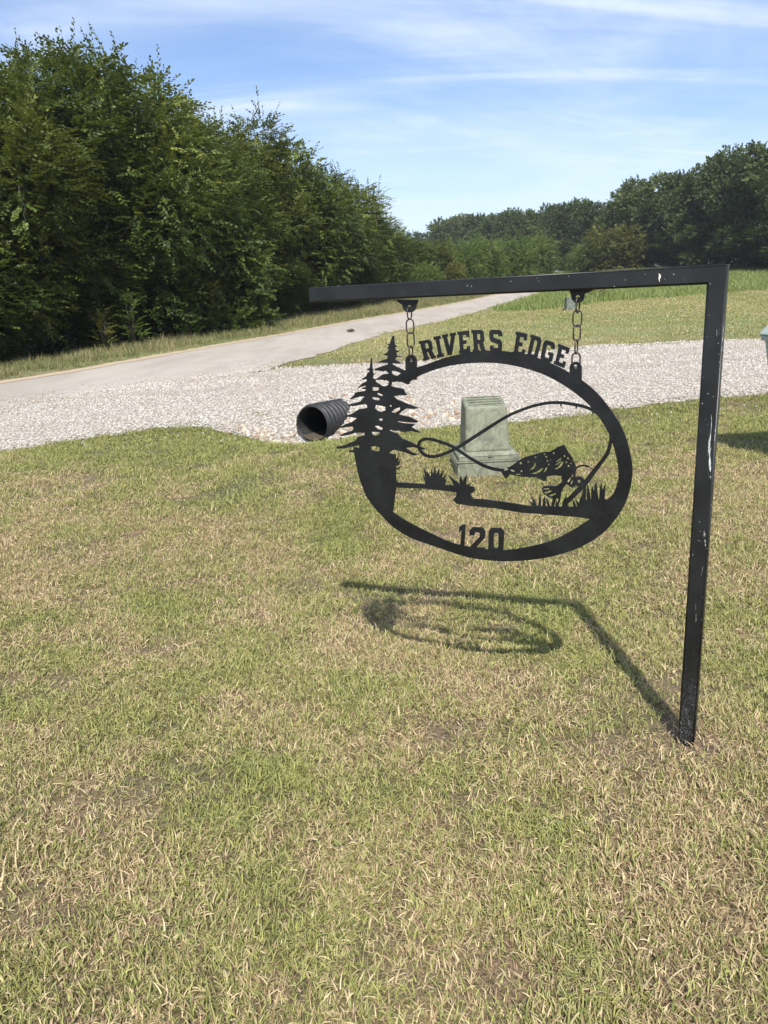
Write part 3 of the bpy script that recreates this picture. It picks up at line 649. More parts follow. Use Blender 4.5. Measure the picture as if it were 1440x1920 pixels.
# ---------------------------------------------------------------- sign outline tables, 0.1 mm in the plane of the sign
SIGN_PARTS = {
  'pine_cutout': [[[(-10950,12450),(-10936,12285),(-10936,12082),(-10879,12057),(-10931,12018),(-10916,11916),(-10821,11891),(-10911,11852),(-10938,11750),(-10846,11712),(-10822,11623),(-10566,11476),(-10597,11445),(-10700,11431),(-10965,11441),(-10980,11325),(-10869,11308),(-10720,11341),(-10722,11302),(-10808,11232),(-10759,11173),(-10585,11127),(-10615,11111),(-10683,11053),(-10882,11085),(-11015,11096),(-10989,11026),(-10858,10982),(-10705,10980),(-10654,10929),(-10838,10816),(-10875,10794),(-10918,10702),(-10791,10600),(-10644,10578),(-10750,10536),(-10770,10430),(-10751,10344),(-10784,10299),(-10721,10243),(-10815,10166),(-10940,10069),(-10942,10037),(-10827,9954),(-10679,9938),(-10770,9903),(-10773,9850),(-11102,9858),(-11078,9758),(-10960,9714),(-10808,9755),(-10782,9690),(-10852,9500),(-10921,9336),(-11149,9325),(-11156,9203),(-11025,9115),(-10997,9062),(-11016,8735),(-11757,8692),(-11809,9074),(-11919,9069),(-12076,9061),(-12072,9116),(-11819,9170),(-11627,9261),(-11637,9342),(-12000,9251),(-12287,9188),(-12573,9174),(-12601,9228),(-12247,9314),(-12020,9420),(-11765,9513),(-11663,9653),(-11384,9713),(-11372,9799),(-11561,9805),(-11778,9783),(-12064,9691),(-12381,9637),(-12393,9691),(-12182,9781),(-11897,9860),(-11824,9930),(-11855,10018),(-12043,9990),(-12359,9946),(-12371,9991),(-12065,10124),(-11875,10184),(-11650,10325),(-11925,10357),(-12204,10362),(-12138,10404),(-11855,10479),(-11569,10646),(-11217,10707),(-11199,10760),(-11254,10838),(-11498,10806),(-11776,10747),(-12005,10768),(-12002,10800),(-11707,10868),(-11459,10939),(-11361,11059),(-11283,11099),(-11479,11096),(-11695,11039),(-11882,10983),(-11879,11031),(-11719,11144),(-11682,11237),(-11468,11279),(-11271,11295),(-11217,11355),(-11371,11372),(-11400,11397),(-11217,11446),(-11221,11485),(-11397,11444),(-11551,11395),(-11549,11421),(-11359,11566),(-11175,11645),(-11171,11710),(-11352,11683),(-11364,11722),(-11179,11826),(-11128,11928),(-11021,11993),(-11136,12044),(-11134,12077),(-11030,12095),(-10989,12285)],[(-11531,9075),(-11392,9082),(-11312,9032),(-11338,8963),(-11475,8982)]],[[(-10062,13173),(-10026,13160),(-10030,12976),(-10012,12877),(-9910,12827),(-10016,12791),(-9987,12692),(-9832,12678),(-9977,12605),(-9953,12518),(-9702,12467),(-9998,12464),(-10025,12382),(-9892,12307),(-9711,12257),(-9952,12240),(-10093,12258),(-10151,12233),(-9957,12132),(-9646,12008),(-9576,11808),(-9488,11571),(-9587,11545),(-9810,11631),(-9896,11618),(-9980,11650),(-10067,11616),(-10196,11628),(-10223,11488),(-10133,11451),(-9877,11416),(-9736,11379),(-9712,11279),(-9617,11179),(-9717,11172),(-9830,11180),(-10004,11147),(-10163,11131),(-10010,11019),(-9728,10922),(-9448,10826),(-9199,10743),(-9369,10709),(-9651,10719),(-9856,10612),(-9976,10505),(-9749,10460),(-9550,10427),(-9411,10367),(-9244,10295),(-9288,10238),(-9587,10241),(-9873,10254),(-10031,10275),(-10032,10239),(-9760,10201),(-9389,10193),(-9421,10122),(-9508,10075),(-9313,9984),(-9146,9900),(-9344,9905),(-9485,9947),(-9774,9894),(-9974,9933),(-10207,9937),(-10381,9970),(-10355,9913),(-10066,9838),(-9899,9674),(-9558,9558),(-9277,9440),(-8942,9326),(-9140,9309),(-9451,9380),(-9770,9333),(-9516,9192),(-9289,9120),(-9434,9078),(-9805,9178),(-10211,9250),(-10394,9147),(-10506,8980),(-10517,8764),(-11016,8735),(-10997,9062),(-11025,9115),(-10795,9180),(-10789,9288),(-10921,9336),(-10852,9500),(-10782,9690),(-10808,9755),(-10760,9810),(-10770,9903),(-10679,9938),(-10633,9961),(-10645,10013),(-10790,10074),(-10940,10069),(-10815,10166),(-10721,10243),(-10600,10291),(-10627,10343),(-10751,10344),(-10770,10430),(-10750,10536),(-10644,10578),(-10478,10647),(-10473,10751),(-10603,10787),(-10838,10816),(-10654,10929),(-10705,10980),(-10683,11053),(-10615,11111),(-10570,11127),(-10568,11176),(-10725,11243),(-10808,11232),(-10722,11302),(-10720,11341),(-10700,11431),(-10597,11445),(-10566,11476),(-10450,11468),(-10331,11525),(-10291,11627),(-10381,11682),(-10468,11671),(-10554,11696),(-10833,11687),(-10846,11712),(-10666,11790),(-10544,11879),(-10282,11918),(-10421,12019),(-10481,11976),(-10654,12006),(-10828,12018),(-10825,12069),(-10558,12158),(-10310,12221),(-10321,12271),(-10552,12279),(-10784,12285),(-10518,12359),(-10314,12421),(-10295,12508),(-10480,12547),(-10303,12633),(-10241,12732),(-10311,12757),(-10221,12843),(-10318,12894),(-10203,12917),(-10154,13027),(-10091,13161)],[(-10186,12007),(-10049,11995),(-9810,11933),(-9971,11826),(-10112,11869),(-10181,11919)],[(-10323,10832),(-10236,10821),(-10224,10770),(-10312,10768)],[(-10263,10575),(-10142,10682),(-9907,10765),(-9911,10675),(-10119,10553)]]],
  'oval_ring': [[[(-9541,11882),(-9470,11942),(-9367,12025),(-9252,12098),(-9133,12143),(-9003,12178),(-8851,12221),(-8660,12284),(-8449,12354),(-8262,12411),(-8127,12446),(-8013,12469),(-7879,12495),(-7710,12534),(-7522,12576),(-7315,12610),(-7083,12634),(-6832,12650),(-6584,12654),(-6346,12645),(-6109,12626),(-5874,12597),(-5641,12562),(-5410,12518),(-5181,12460),(-4944,12379),(-4708,12285),(-4502,12196),(-4344,12123),(-4214,12056),(-4084,11985),(-3949,11913),(-3814,11838),(-3670,11745),(-3511,11631),(-3343,11500),(-3176,11346),(-3004,11158),(-2833,10947),(-2679,10742),(-2551,10555),(-2441,10374),(-2344,10183),(-2259,9968),(-2188,9744),(-2131,9536),(-2090,9361),(-2063,9202),(-2049,9043),(-2046,8879),(-2054,8714),(-2077,8538),(-2115,8339),(-2166,8128),(-2230,7930),(-2303,7760),(-2388,7602),(-2488,7440),(-2601,7266),(-2728,7086),(-2885,6908),(-3079,6730),(-3303,6553),(-3550,6387),(-3823,6235),(-4119,6096),(-4420,5973),(-4719,5871),(-5021,5787),(-5327,5713),(-5638,5649),(-5952,5597),(-6270,5560),(-6603,5539),(-6939,5532),(-7245,5539),(-7484,5558),(-7689,5591),(-7925,5636),(-8229,5697),(-8565,5772),(-8887,5845),(-9176,5905),(-9448,5963),(-9705,6037),(-9945,6132),(-10169,6243),(-10383,6373),(-10591,6530),(-10789,6707),(-10973,6886),(-11145,7061),(-11303,7237),(-11433,7415),(-11527,7602),(-11592,7791),(-11646,7964),(-11691,8109),(-11724,8239),(-11755,8378),(-11785,8540),(-11812,8711),(-11835,8871),(-11853,9024),(-11867,9166),(-11876,9264),(-10166,9078),(-10200,7909),(-10377,6940),(-10229,6859),(-10016,6745),(-9787,6633),(-9565,6538),(-9328,6444),(-9058,6346),(-8738,6231),(-8386,6111),(-8037,6019),(-7702,5968),(-7370,5943),(-7042,5934),(-6716,5934),(-6395,5949),(-6077,5987),(-5756,6056),(-5439,6148),(-5146,6244),(-4890,6336),(-4658,6432),(-4428,6546),(-4186,6690),(-3947,6850),(-3736,7000),(-3551,7142),(-3392,7274),(-3284,7365),(-3130,7537),(-2919,7775),(-2752,7973),(-2671,8084),(-2632,8159),(-2597,8244),(-2551,8357),(-2510,8479),(-2479,8594),(-2461,8689),(-2454,8778),(-2457,8883),(-2469,9016),(-2491,9165),(-2520,9316),(-2553,9458),(-2592,9601),(-2647,9759),(-2717,9939),(-2802,10133),(-2905,10326),(-3030,10518),(-3173,10710),(-3324,10888),(-3479,11042),(-3642,11182),(-3824,11320),(-4035,11466),(-4265,11610),(-4496,11739),(-4716,11844),(-4937,11934),(-5179,12016),(-5460,12093),(-5764,12162),(-6052,12215),(-6302,12247),(-6535,12262),(-6770,12268),(-7014,12267),(-7260,12256),(-7508,12236),(-7760,12207),(-8014,12168),(-8271,12115),(-8543,12042),(-8819,11955),(-9061,11867),(-9260,11773),(-9422,11679),(-9533,11612)]]],
  'river_bank': [[[(-10236,8064),(-9120,8085),(-8346,8102),(-7788,8123),(-7397,8133),(-7223,8109),(-7186,7981),(-7363,7836),(-7268,7693),(-6825,7710),(-5884,7658),(-5316,7614),(-4094,7683),(-3665,7720),(-3636,7952),(-2770,8040),(-2628,8190),(-2497,8166),(-2583,7814),(-3283,7348),(-3709,7379),(-4403,7369),(-5553,7355),(-6447,7424),(-7409,7435),(-7882,7471),(-7999,7595),(-7876,7757),(-7873,7871),(-8352,7892),(-9064,7915),(-10245,7866)]]],
  'fish_cutout': [[[(-6051,8867),(-5963,8887),(-5846,8965),(-5643,9120),(-5442,9244),(-5187,9328),(-4878,9428),(-4600,9470),(-4382,9619),(-4166,9711),(-4082,9565),(-3998,9432),(-3888,9301),(-3803,9114),(-3773,8951),(-3783,8785),(-3779,8591),(-3789,8395),(-3869,8328),(-3952,8369),(-4076,8444),(-4170,8283),(-4236,8137),(-4273,7822),(-4396,7662),(-4470,7905),(-4639,7963),(-4809,8064),(-4873,8231),(-4812,8315),(-4587,8343),(-4392,8351),(-4201,8506),(-4231,8686),(-4452,8707),(-4703,8654),(-4730,8553),(-4701,8505),(-4813,8485),(-4983,8559),(-5069,8598),(-5469,8572),(-5759,8604),(-5949,8637),(-6023,8523),(-6112,8465),(-6185,8599),(-6273,8732),(-6110,8742),(-5993,8790)],[(-5784,8741),(-5816,8723),(-5874,8728),(-5925,8755),(-5938,8787),(-5906,8805),(-5848,8800),(-5798,8773)],[(-5542,9035),(-5555,9002),(-5585,8987),(-5616,8998),(-5629,9030),(-5616,9063),(-5585,9078),(-5555,9066)],[(-5296,9097),(-5305,9075),(-5327,9064),(-5350,9072),(-5359,9093),(-5350,9116),(-5328,9126),(-5305,9118)],[(-5522,8771),(-5532,8744),(-5556,8732),(-5581,8741),(-5591,8767),(-5581,8794),(-5556,8806),(-5532,8797)],[(-5573,8662),(-5601,8646),(-5666,8636),(-5732,8637),(-5759,8650),(-5732,8666),(-5666,8676),(-5601,8674)],[(-5051,9265),(-5061,9245),(-5087,9235),(-5113,9242),(-5124,9261),(-5113,9282),(-5087,9291),(-5062,9285)],[(-4763,9373),(-4772,9351),(-4793,9341),(-4815,9349),(-4824,9370),(-4816,9392),(-4794,9402),(-4772,9394)],[(-4690,9291),(-4702,9270),(-4731,9261),(-4761,9267),(-4773,9286),(-4761,9306),(-4732,9316),(-4702,9310)],[(-4623,9038),(-4631,9018),(-4651,9008),(-4670,9015),(-4679,9035),(-4671,9055),(-4651,9064),(-4631,9057)],[(-4675,9161),(-4682,9139),(-4699,9129),(-4717,9137),(-4725,9158),(-4717,9180),(-4700,9190),(-4682,9182)],[(-4569,9194),(-4576,9176),(-4591,9168),(-4607,9175),(-4614,9192),(-4607,9210),(-4592,9218),(-4576,9212)],[(-4465,9419),(-4473,9395),(-4494,9384),(-4516,9393),(-4525,9416),(-4517,9440),(-4495,9451),(-4474,9442)],[(-4113,9344),(-4122,9318),(-4145,9307),(-4169,9316),(-4179,9340),(-4169,9366),(-4147,9378),(-4123,9369)],[(-3998,9282),(-4008,9254),(-4033,9241),(-4058,9251),(-4069,9278),(-4059,9305),(-4034,9318),(-4009,9308)],[(-4053,9155),(-4062,9129),(-4085,9117),(-4108,9126),(-4118,9151),(-4109,9177),(-4086,9189),(-4063,9179)],[(-3914,9127),(-3921,9105),(-3938,9095),(-3955,9103),(-3963,9124),(-3956,9146),(-3939,9156),(-3922,9148)],[(-3980,9035),(-3989,9011),(-4012,9000),(-4035,9008),(-4045,9031),(-4036,9055),(-4013,9066),(-3990,9058)],[(-3854,9207),(-3859,9190),(-3872,9182),(-3885,9188),(-3891,9205),(-3886,9223),(-3873,9231),(-3859,9224)],[(-5123,9087),(-5083,9067),(-5083,8969),(-5156,8871),(-5298,8805),(-5199,8905),(-5139,8979)],[(-5269,8702),(-5070,8763),(-4887,8896),(-4817,8914),(-4929,8789),(-5069,8706)],[(-4816,8788),(-4761,8904),(-4684,8965),(-4700,8899),(-4774,8782)],[(-4455,8903),(-4346,8985),(-4184,9197),(-4188,9092),(-4290,8961),(-4413,8889)],[(-4457,9026),(-4347,9110),(-4253,9198),(-4239,9177),(-4333,9077)],[(-4444,9132),(-4335,9216),(-4241,9288),(-4235,9255),(-4335,9177)],[(-4834,8234),(-4620,8267),(-4636,8220),(-4816,8195)],[(-4804,8099),(-4563,8203),(-4543,8164),(-4724,8059)],[(-4662,8007),(-4417,8117),(-4408,8073),(-4555,7993)],[(-4440,7750),(-4381,7967),(-4314,7926),(-4378,7710)],[(-4050,8516),(-3957,8662),(-3916,8637),(-4008,8491)],[(-3948,8454),(-3887,8583),(-3852,8564),(-3904,8426)],[(-3930,8692),(-3864,8779),(-3845,8753),(-3889,8672)]]],
  'reel': [[[(-3504,8568),(-3515,8504),(-3550,8448),(-3603,8408),(-3667,8390),(-3731,8398),(-3786,8431),(-3824,8482),(-3838,8545),(-3826,8610),(-3791,8666),(-3737,8706),(-3674,8723),(-3610,8714),(-3555,8682),(-3518,8631)],[(-3619,8560),(-3628,8525),(-3653,8503),(-3685,8500),(-3711,8520),(-3722,8553),(-3712,8588),(-3687,8611),(-3656,8613),(-3630,8594)]]],
  'reel_handle': [[[(-3806,8998),(-3668,9081),(-3535,9108),(-3402,9089),(-3355,9031),(-3400,9023),(-3534,9053),(-3667,9018),(-3778,8929)]]],
  'hanging_tab': [[[(-9243,11705),(-9217,12360),(-9230,12429),(-9272,12488),(-9336,12527),(-9413,12542),(-9492,12528),(-9560,12490),(-9607,12431),(-9626,12362),(-9655,11702)],[(-9355,12355),(-9369,12321),(-9403,12300),(-9444,12300),(-9476,12321),(-9487,12356),(-9473,12390),(-9439,12411),(-9398,12411),(-9366,12390)]],[[(-3655,11583),(-3667,12111),(-3682,12180),(-3723,12238),(-3783,12277),(-3852,12291),(-3922,12278),(-3981,12239),(-4019,12181),(-4032,12111),(-4022,11579)],[(-3788,12147),(-3799,12111),(-3829,12089),(-3868,12089),(-3899,12111),(-3912,12147),(-3900,12183),(-3870,12205),(-3832,12205),(-3800,12183)]]],
  'hanger_bracket': [[[(-9852,14346),(-9086,14315),(-9088,14265),(-9151,14148),(-9195,14014),(-9296,13931),(-9415,13918),(-9533,13939),(-9628,14028),(-9661,14167),(-9854,14294)],[(-9338,14104),(-9353,14069),(-9388,14049),(-9431,14050),(-9464,14073),(-9476,14109),(-9461,14143),(-9426,14164),(-9383,14162),(-9350,14139)]],[[(-4096,14442),(-3369,14409),(-3368,14364),(-3624,14269),(-3651,14102),(-3729,14028),(-3824,14017),(-3920,14036),(-4002,14116),(-4037,14286),(-4095,14396)],[(-3764,14183),(-3775,14147),(-3807,14126),(-3846,14128),(-3878,14152),(-3891,14188),(-3880,14224),(-3849,14245),(-3809,14243),(-3777,14219)]]],
  'letter': [[[(-8960,12329),(-8736,12374),(-8759,12465),(-8796,12458),(-8835,12618),(-8779,12628),(-8653,12391),(-8496,12422),(-8517,12512),(-8550,12506),(-8644,12677),(-8605,12740),(-8662,12978),(-8749,13034),(-9122,12976),(-9099,12884),(-9051,12892),(-8937,12431),(-8984,12422)],[(-8863,12732),(-8755,12751),(-8746,12776),(-8773,12889),(-8798,12909),(-8902,12892)]],[[(-8450,12422),(-8208,12474),(-8228,12586),(-8293,12573),(-8373,13032),(-8309,13043),(-8328,13154),(-8565,13118),(-8546,13004),(-8482,13014),(-8404,12550),(-8469,12537)]],[[(-8068,12507),(-7932,12527),(-7808,13140),(-7774,13145),(-7777,13243),(-7977,13214),(-7975,13116),(-7937,13121),(-8005,12765),(-8090,13099),(-8052,13104),(-8054,13203),(-8256,13173),(-8254,13075),(-8220,13080)]],[[(-7660,12559),(-7286,12588),(-7295,12806),(-7390,12798),(-7386,12712),(-7518,12702),(-7527,12862),(-7413,12872),(-7419,12992),(-7535,12983),(-7544,13143),(-7408,13154),(-7404,13074),(-7307,13083),(-7317,13293),(-7711,13258),(-7704,13159),(-7664,13162),(-7629,12662),(-7667,12659)]],[[(-7186,12587),(-6969,12585),(-6977,12688),(-7012,12688),(-7025,12868),(-6971,12868),(-6889,12584),(-6737,12583),(-6745,12686),(-6776,12687),(-6840,12893),(-6796,12954),(-6817,13225),(-6888,13302),(-7230,13303),(-7224,13201),(-7179,13201),(-7147,12690),(-7192,12690)],[(-7033,12996),(-6932,12996),(-6920,13021),(-6929,13149),(-6949,13175),(-7045,13175)]],[[(-6599,12674),(-6535,12596),(-6276,12588),(-6209,12661),(-6203,12895),(-6256,12977),(-6493,13058),(-6494,13158),(-6318,13149),(-6319,13089),(-6197,13083),(-6194,13207),(-6258,13284),(-6550,13301),(-6620,13230),(-6613,13003),(-6551,12925),(-6322,12840),(-6323,12730),(-6488,12736),(-6489,12807),(-6603,12811)]],[[(-5862,12513),(-5471,12444),(-5440,12661),(-5536,12680),(-5549,12593),(-5684,12618),(-5657,12781),(-5543,12759),(-5525,12880),(-5638,12903),(-5612,13065),(-5482,13038),(-5494,12957),(-5401,12938),(-5372,13148),(-5738,13228),(-5755,13127),(-5718,13119),(-5805,12609),(-5844,12616)]],[[(-5430,12443),(-5145,12360),(-5047,12437),(-4923,12920),(-4971,13040),(-5259,13134),(-5283,13036),(-5246,13024),(-5369,12532),(-5406,12543)],[(-5251,12529),(-5178,12507),(-5138,12542),(-5051,12883),(-5069,12936),(-5143,12960)]],[[(-4895,12321),(-4662,12251),(-4578,12311),(-4537,12545),(-4699,12596),(-4718,12497),(-4668,12481),(-4685,12391),(-4800,12426),(-4817,12465),(-4755,12780),(-4727,12804),(-4626,12772),(-4619,12750),(-4629,12697),(-4517,12661),(-4496,12777),(-4548,12879),(-4769,12950),(-4852,12892),(-4948,12424)]],[[(-4534,12227),(-4202,12093),(-4151,12280),(-4236,12314),(-4255,12240),(-4373,12287),(-4339,12426),(-4236,12386),(-4209,12490),(-4313,12530),(-4280,12668),(-4156,12621),(-4174,12552),(-4087,12518),(-4038,12699),(-4397,12835),(-4416,12749),(-4380,12735),(-4480,12301),(-4514,12315)]]],
  'digit': [[[(-7896,5746),(-7577,5760),(-7563,5936),(-7631,5933),(-7559,6734),(-7666,6732),(-7789,6646),(-7810,6465),(-7709,6509),(-7771,5928),(-7875,5924)]],[[(-7483,5724),(-6876,5786),(-6864,5986),(-7177,5957),(-6873,6315),(-6851,6382),(-6839,6580),(-6937,6704),(-7294,6682),(-7412,6541),(-7424,6372),(-7237,6386),(-7231,6473),(-7187,6510),(-7067,6518),(-7029,6474),(-7036,6368),(-7471,5896)]],[[(-6635,5822),(-6302,5855),(-6196,5993),(-6161,6630),(-6258,6750),(-6606,6728),(-6715,6593),(-6732,5943)],[(-6517,6015),(-6405,6025),(-6369,6080),(-6349,6516),(-6381,6564),(-6496,6556),(-6533,6503),(-6549,6064)]]],
}
SIGN_STROKES = {'fishing_rod':[(-4096,7808,160),(-3991,7917,158),(-3843,8076,158),(-3672,8273,168),(-3496,8487,173),(-3342,8703,156),(-3207,8902,137),(-3107,9050,130),(-3017,9186,127),(-2909,9343,122),(-2815,9500,117),(-2769,9650,112),(-2744,9787,108),(-2724,9901,103),(-2719,10004,99),(-2735,10105,98),(-2764,10200,99),(-2800,10285,99),(-2842,10361,98),(-2880,10424,98),(-2926,10489,98),(-2998,10578,98),(-3076,10665,98),(-3132,10723,99),(-3208,10776,98),(-3349,10848,94),(-3520,10916,90),(-3709,10959,90),(-3900,10990,91),(-4069,11016,91),(-4234,11032,91),(-4415,11034,92),(-4589,11025,92),(-4728,11009,92),(-4862,10985,93),(-5034,10946,93),(-5172,10911,93)],'fishing_line':[(-5120,10929,93),(-5250,10886,93),(-5434,10820,94),(-5647,10737,94),(-5878,10636,95),(-6104,10515,99),(-6332,10379,105),(-6563,10233,111),(-6796,10081,116),(-7038,9925,117),(-7271,9775,117),(-7465,9646,119),(-7660,9522,119),(-7900,9385,115),(-8155,9258,111),(-8414,9152,112),(-8658,9083,113),(-8859,9079,108),(-9021,9120,104),(-9141,9199,103),(-9219,9298,104),(-9256,9392,104),(-9253,9484,103),(-9208,9571,103),(-9124,9640,103),(-8999,9679,103),(-8839,9689,102),(-8653,9665,102),(-8442,9614,102),(-8209,9550,101),(-7953,9453,101),(-7665,9288,100),(-7379,9116,101),(-7129,8987,105),(-6905,8887,110),(-6711,8822,110),(-6530,8782,109),(-6320,8760,109),(-6158,8751,109)]}
SIGN_BLADES = [(-10217,8882,-10272,9072,106),(-10159,8770,-10063,9007,106),(-10142,8674,-9963,8897,106),(-10149,8538,-9867,8691,107),(-10156,8382,-9942,8435,107),(-10163,8245,-9992,8257,86),(-10237,8044,-10082,8153,107),(-10324,8876,-10420,9103,107),(-8894,8082,-9100,8642,123),(-8833,8086,-8960,8536,123),(-8751,8092,-8794,8622,122),(-8669,8098,-8670,8706,122),(-8588,8104,-8510,8678,122),(-8507,8109,-8351,8631,121),(-8426,8096,-8234,8507,121),(-8976,8076,-9109,8393,103),(-8366,8081,-8219,8357,101),(-7868,8080,-8176,8473,138),(-7750,8089,-8040,8351,118),(-7671,8094,-7722,8466,118),(-7592,8100,-7487,8519,117),(-7514,8087,-7356,8229,117),(-7947,8074,-8145,8135,119),(-5154,7628,-5335,7795,72),(-5082,7616,-5228,7949,90),(-4938,7629,-4924,8063,80),(-4796,7623,-4781,7984,89),(-4636,7637,-4728,7935,71),(-4513,7647,-4447,7975,88),(-4337,7644,-4393,7872,70),(-4163,7660,-4083,8040,87),(-4059,7669,-4081,7969,86),(-3784,7692,-3857,7934,85),(-3648,7704,-3789,7957,85),(-3517,7944,-3462,8472,118),(-3349,7958,-3413,8510,100),(-3215,7969,-3261,8452,100),(-3149,7975,-3133,8616,100),(-3082,7980,-3196,8508,83),(-2966,7990,-2983,8575,99),(-2917,7994,-2851,8550,99),(-3584,7904,-3588,8079,84)]
SIGN_GUIDES = [(-4284,11015,-4283,10898,50),(-3800,10959,-3815,10843,49),(-3273,10791,-3319,10675,49),(-2874,10360,-2986,10340,48),(-2773,9703,-2935,9712,48),(-3191,8938,-3342,9014,49)]
CHAINS = [[(-941, 1412, -943, 1368), (-940, 1373, -943, 1321), (-940, 1331, -942, 1275), (-941, 1286, -943, 1233)], [(-383, 1420, -382, 1371), (-384, 1383, -382, 1330), (-384, 1340, -383, 1288), (-385, 1297, -384, 1250), (-385, 1258, -384, 1210)]]
# ---------------------------------------------------------------- the sign: post with arm, chains, cut plate
POST = (0.944, 2.187)
ANG = R(-28.59)
def plate_mesh(name, loops, th):
    """flat steel cut to outline loops[0] with holes loops[1:], thickness th; loops in 0.1 mm (x along the arm, z up)"""
    L2 = [[(a / 1e4, b / 1e4) for a, b in l] for l in loops]
    pts, edges = [], []
    for l in L2:
        b = len(pts); pts += [Vector(p) for p in l]; edges += [(b + i, b + (i + 1) % len(l)) for i in range(len(l))]
    V, E, Fc, *_ = delaunay_2d_cdt(pts, edges, [], 0, 1e-6)
    va = np.array([(v.x, v.y) for v in V])
    tri = np.array([list(f) for f in Fc])
    c = va[tri].mean(1); keep = np.zeros(len(tri), bool)
    for l in L2: keep ^= inside(l, c[:, 0], c[:, 1])
    tri = tri[keep]; n = len(va); h = th / 2
    P = [(p[0], -h, p[1]) for p in va] + [(p[0], h, p[1]) for p in va]
    Fs = [tuple(t) for t in tri] + [tuple(t[::-1] + n) for t in tri]
    for l in L2:
        b = len(P); m = len(l)
        P += [(p[0], -h, p[1]) for p in l] + [(p[0], h, p[1]) for p in l]
        Fs += [(b + i, b + (i + 1) % m, b + m + (i + 1) % m, b + m + i) for i in range(m)]
    me = bpy.data.meshes.new(name); me.from_pydata(P, [], [tuple(int(i) for i in f) for f in Fs])
    bm = bmesh.new(); bm.from_mesh(me); bmesh.ops.remove_doubles(bm, verts=bm.verts, dist=1e-5)
    bmesh.ops.recalc_face_normals(bm, faces=bm.faces); bm.to_mesh(me); bm.free()
    return me

zb = tzf(*POST)
post = empty('sign_post', (POST[0], POST[1], 0), ANG)
tag(post, 'black steel post with a long arm holding the hanging oval sign', 'sign post')
def tube_prof(h=.0254, rd=.006, n=4):
    P = []
    for cx_, cz_, a0 in ((1, 1, 0), (-1, 1, 90), (-1, -1, 180), (1, -1, 270)):
        for i in range(n + 1):
            a = R(a0 + 90 * i / n); P.append((cx_ * (h - rd) + rd * math.cos(a), cz_ * (h - rd) + rd * math.sin(a)))
    return P
def mitre(lo, hi):
    n = len(lo); m = MB()
    return m.add(lo + hi, [(i, (i + 1) % n, n + (i + 1) % n, n + i) for i in range(n)] + [tuple(range(n)), tuple(range(2 * n - 1, n - 1, -1))])
TP = tube_prof()
po = mitre([(a, b, zb - .06) for a, b in TP], [(a, b, 1.4632 + a) for a, b in TP]).build('post', M['post'], post)
ar = mitre([(-1.315, b, 1.4632 + c_) for b, c_ in TP], [(c_, b, 1.4632 + c_) for b, c_ in TP]).build('arm', M['post'], post)
for q in (po, ar):
    for f in q.data.polygons: f.use_smooth = len(f.vertices) == 4 and f.area < .004 * 1.5
MB().box((-1.3165, 0, 1.4632), (.003, .047, .047)).build('end_cap', M['paint'], post)
for i, lp in enumerate(SIGN_PARTS['hanger_bracket']):
    link('hanger_bracket', plate_mesh('hanger_bracket', lp, .0065), M['paint'], post)
dm = bpy.data.meshes.new('bird_dropping'); bm = bmesh.new(); bmesh.ops.create_icosphere(bm, subdivisions=2, radius=1)
for v in bm.verts:
    w = 1.0 if v.co.z > -.1 else .45
    v.co = Vector((v.co.x * .0032 * w + .0015 * math.sin(v.co.z * 5), v.co.y * .0014, v.co.z * .012)) * random.uniform(.85, 1.15)
bm.to_mesh(dm); bm.free()
q = link('bird_dropping', dm, M['white'], post); q.location = (-.149, -.0252, 1.462)
# chains
CH_L = ('short steel chain of few links at the free end of the arm', 'steel chain beside the post end of the arm')
for ci, cl in enumerate(CHAINS):
    u0, v0 = cl[0][0] / 1e3, cl[0][1] / 1e3
    base = Matrix.Rotation(ANG, 3, 'Z') @ Vector((u0, 0, 0))
    ch = empty('hanging_chain', (POST[0] + base.x, POST[1] + base.y, v0), ANG)
    tag(ch, CH_L[ci], 'chain', 'chains that carry the oval sign')
    for li, (ua, va, ub, vb) in enumerate(cl):
        ln = (va - vb) / 1e3; cx_, cz_ = (ua + ub) / 2e3 - u0, (va + vb) / 2e3 - v0
        hw = .0125; hl = ln / 2 - .0026; ang = R([82, 12, 50, 88, 30][li])
        pts = []
        for a in np.linspace(0, math.pi, 7): pts.append((hw * math.cos(a), hl - hw + hw * math.sin(a)))
        for a in np.linspace(math.pi, 2 * math.pi, 7): pts.append((hw * math.cos(a), -hl + hw + hw * math.sin(a)))
        MB().torus_path([(cx_ + p * math.cos(ang), p * math.sin(ang), cz_ + q) for p, q in pts], .0026).build('chain_link', M['steel'], ch, True)
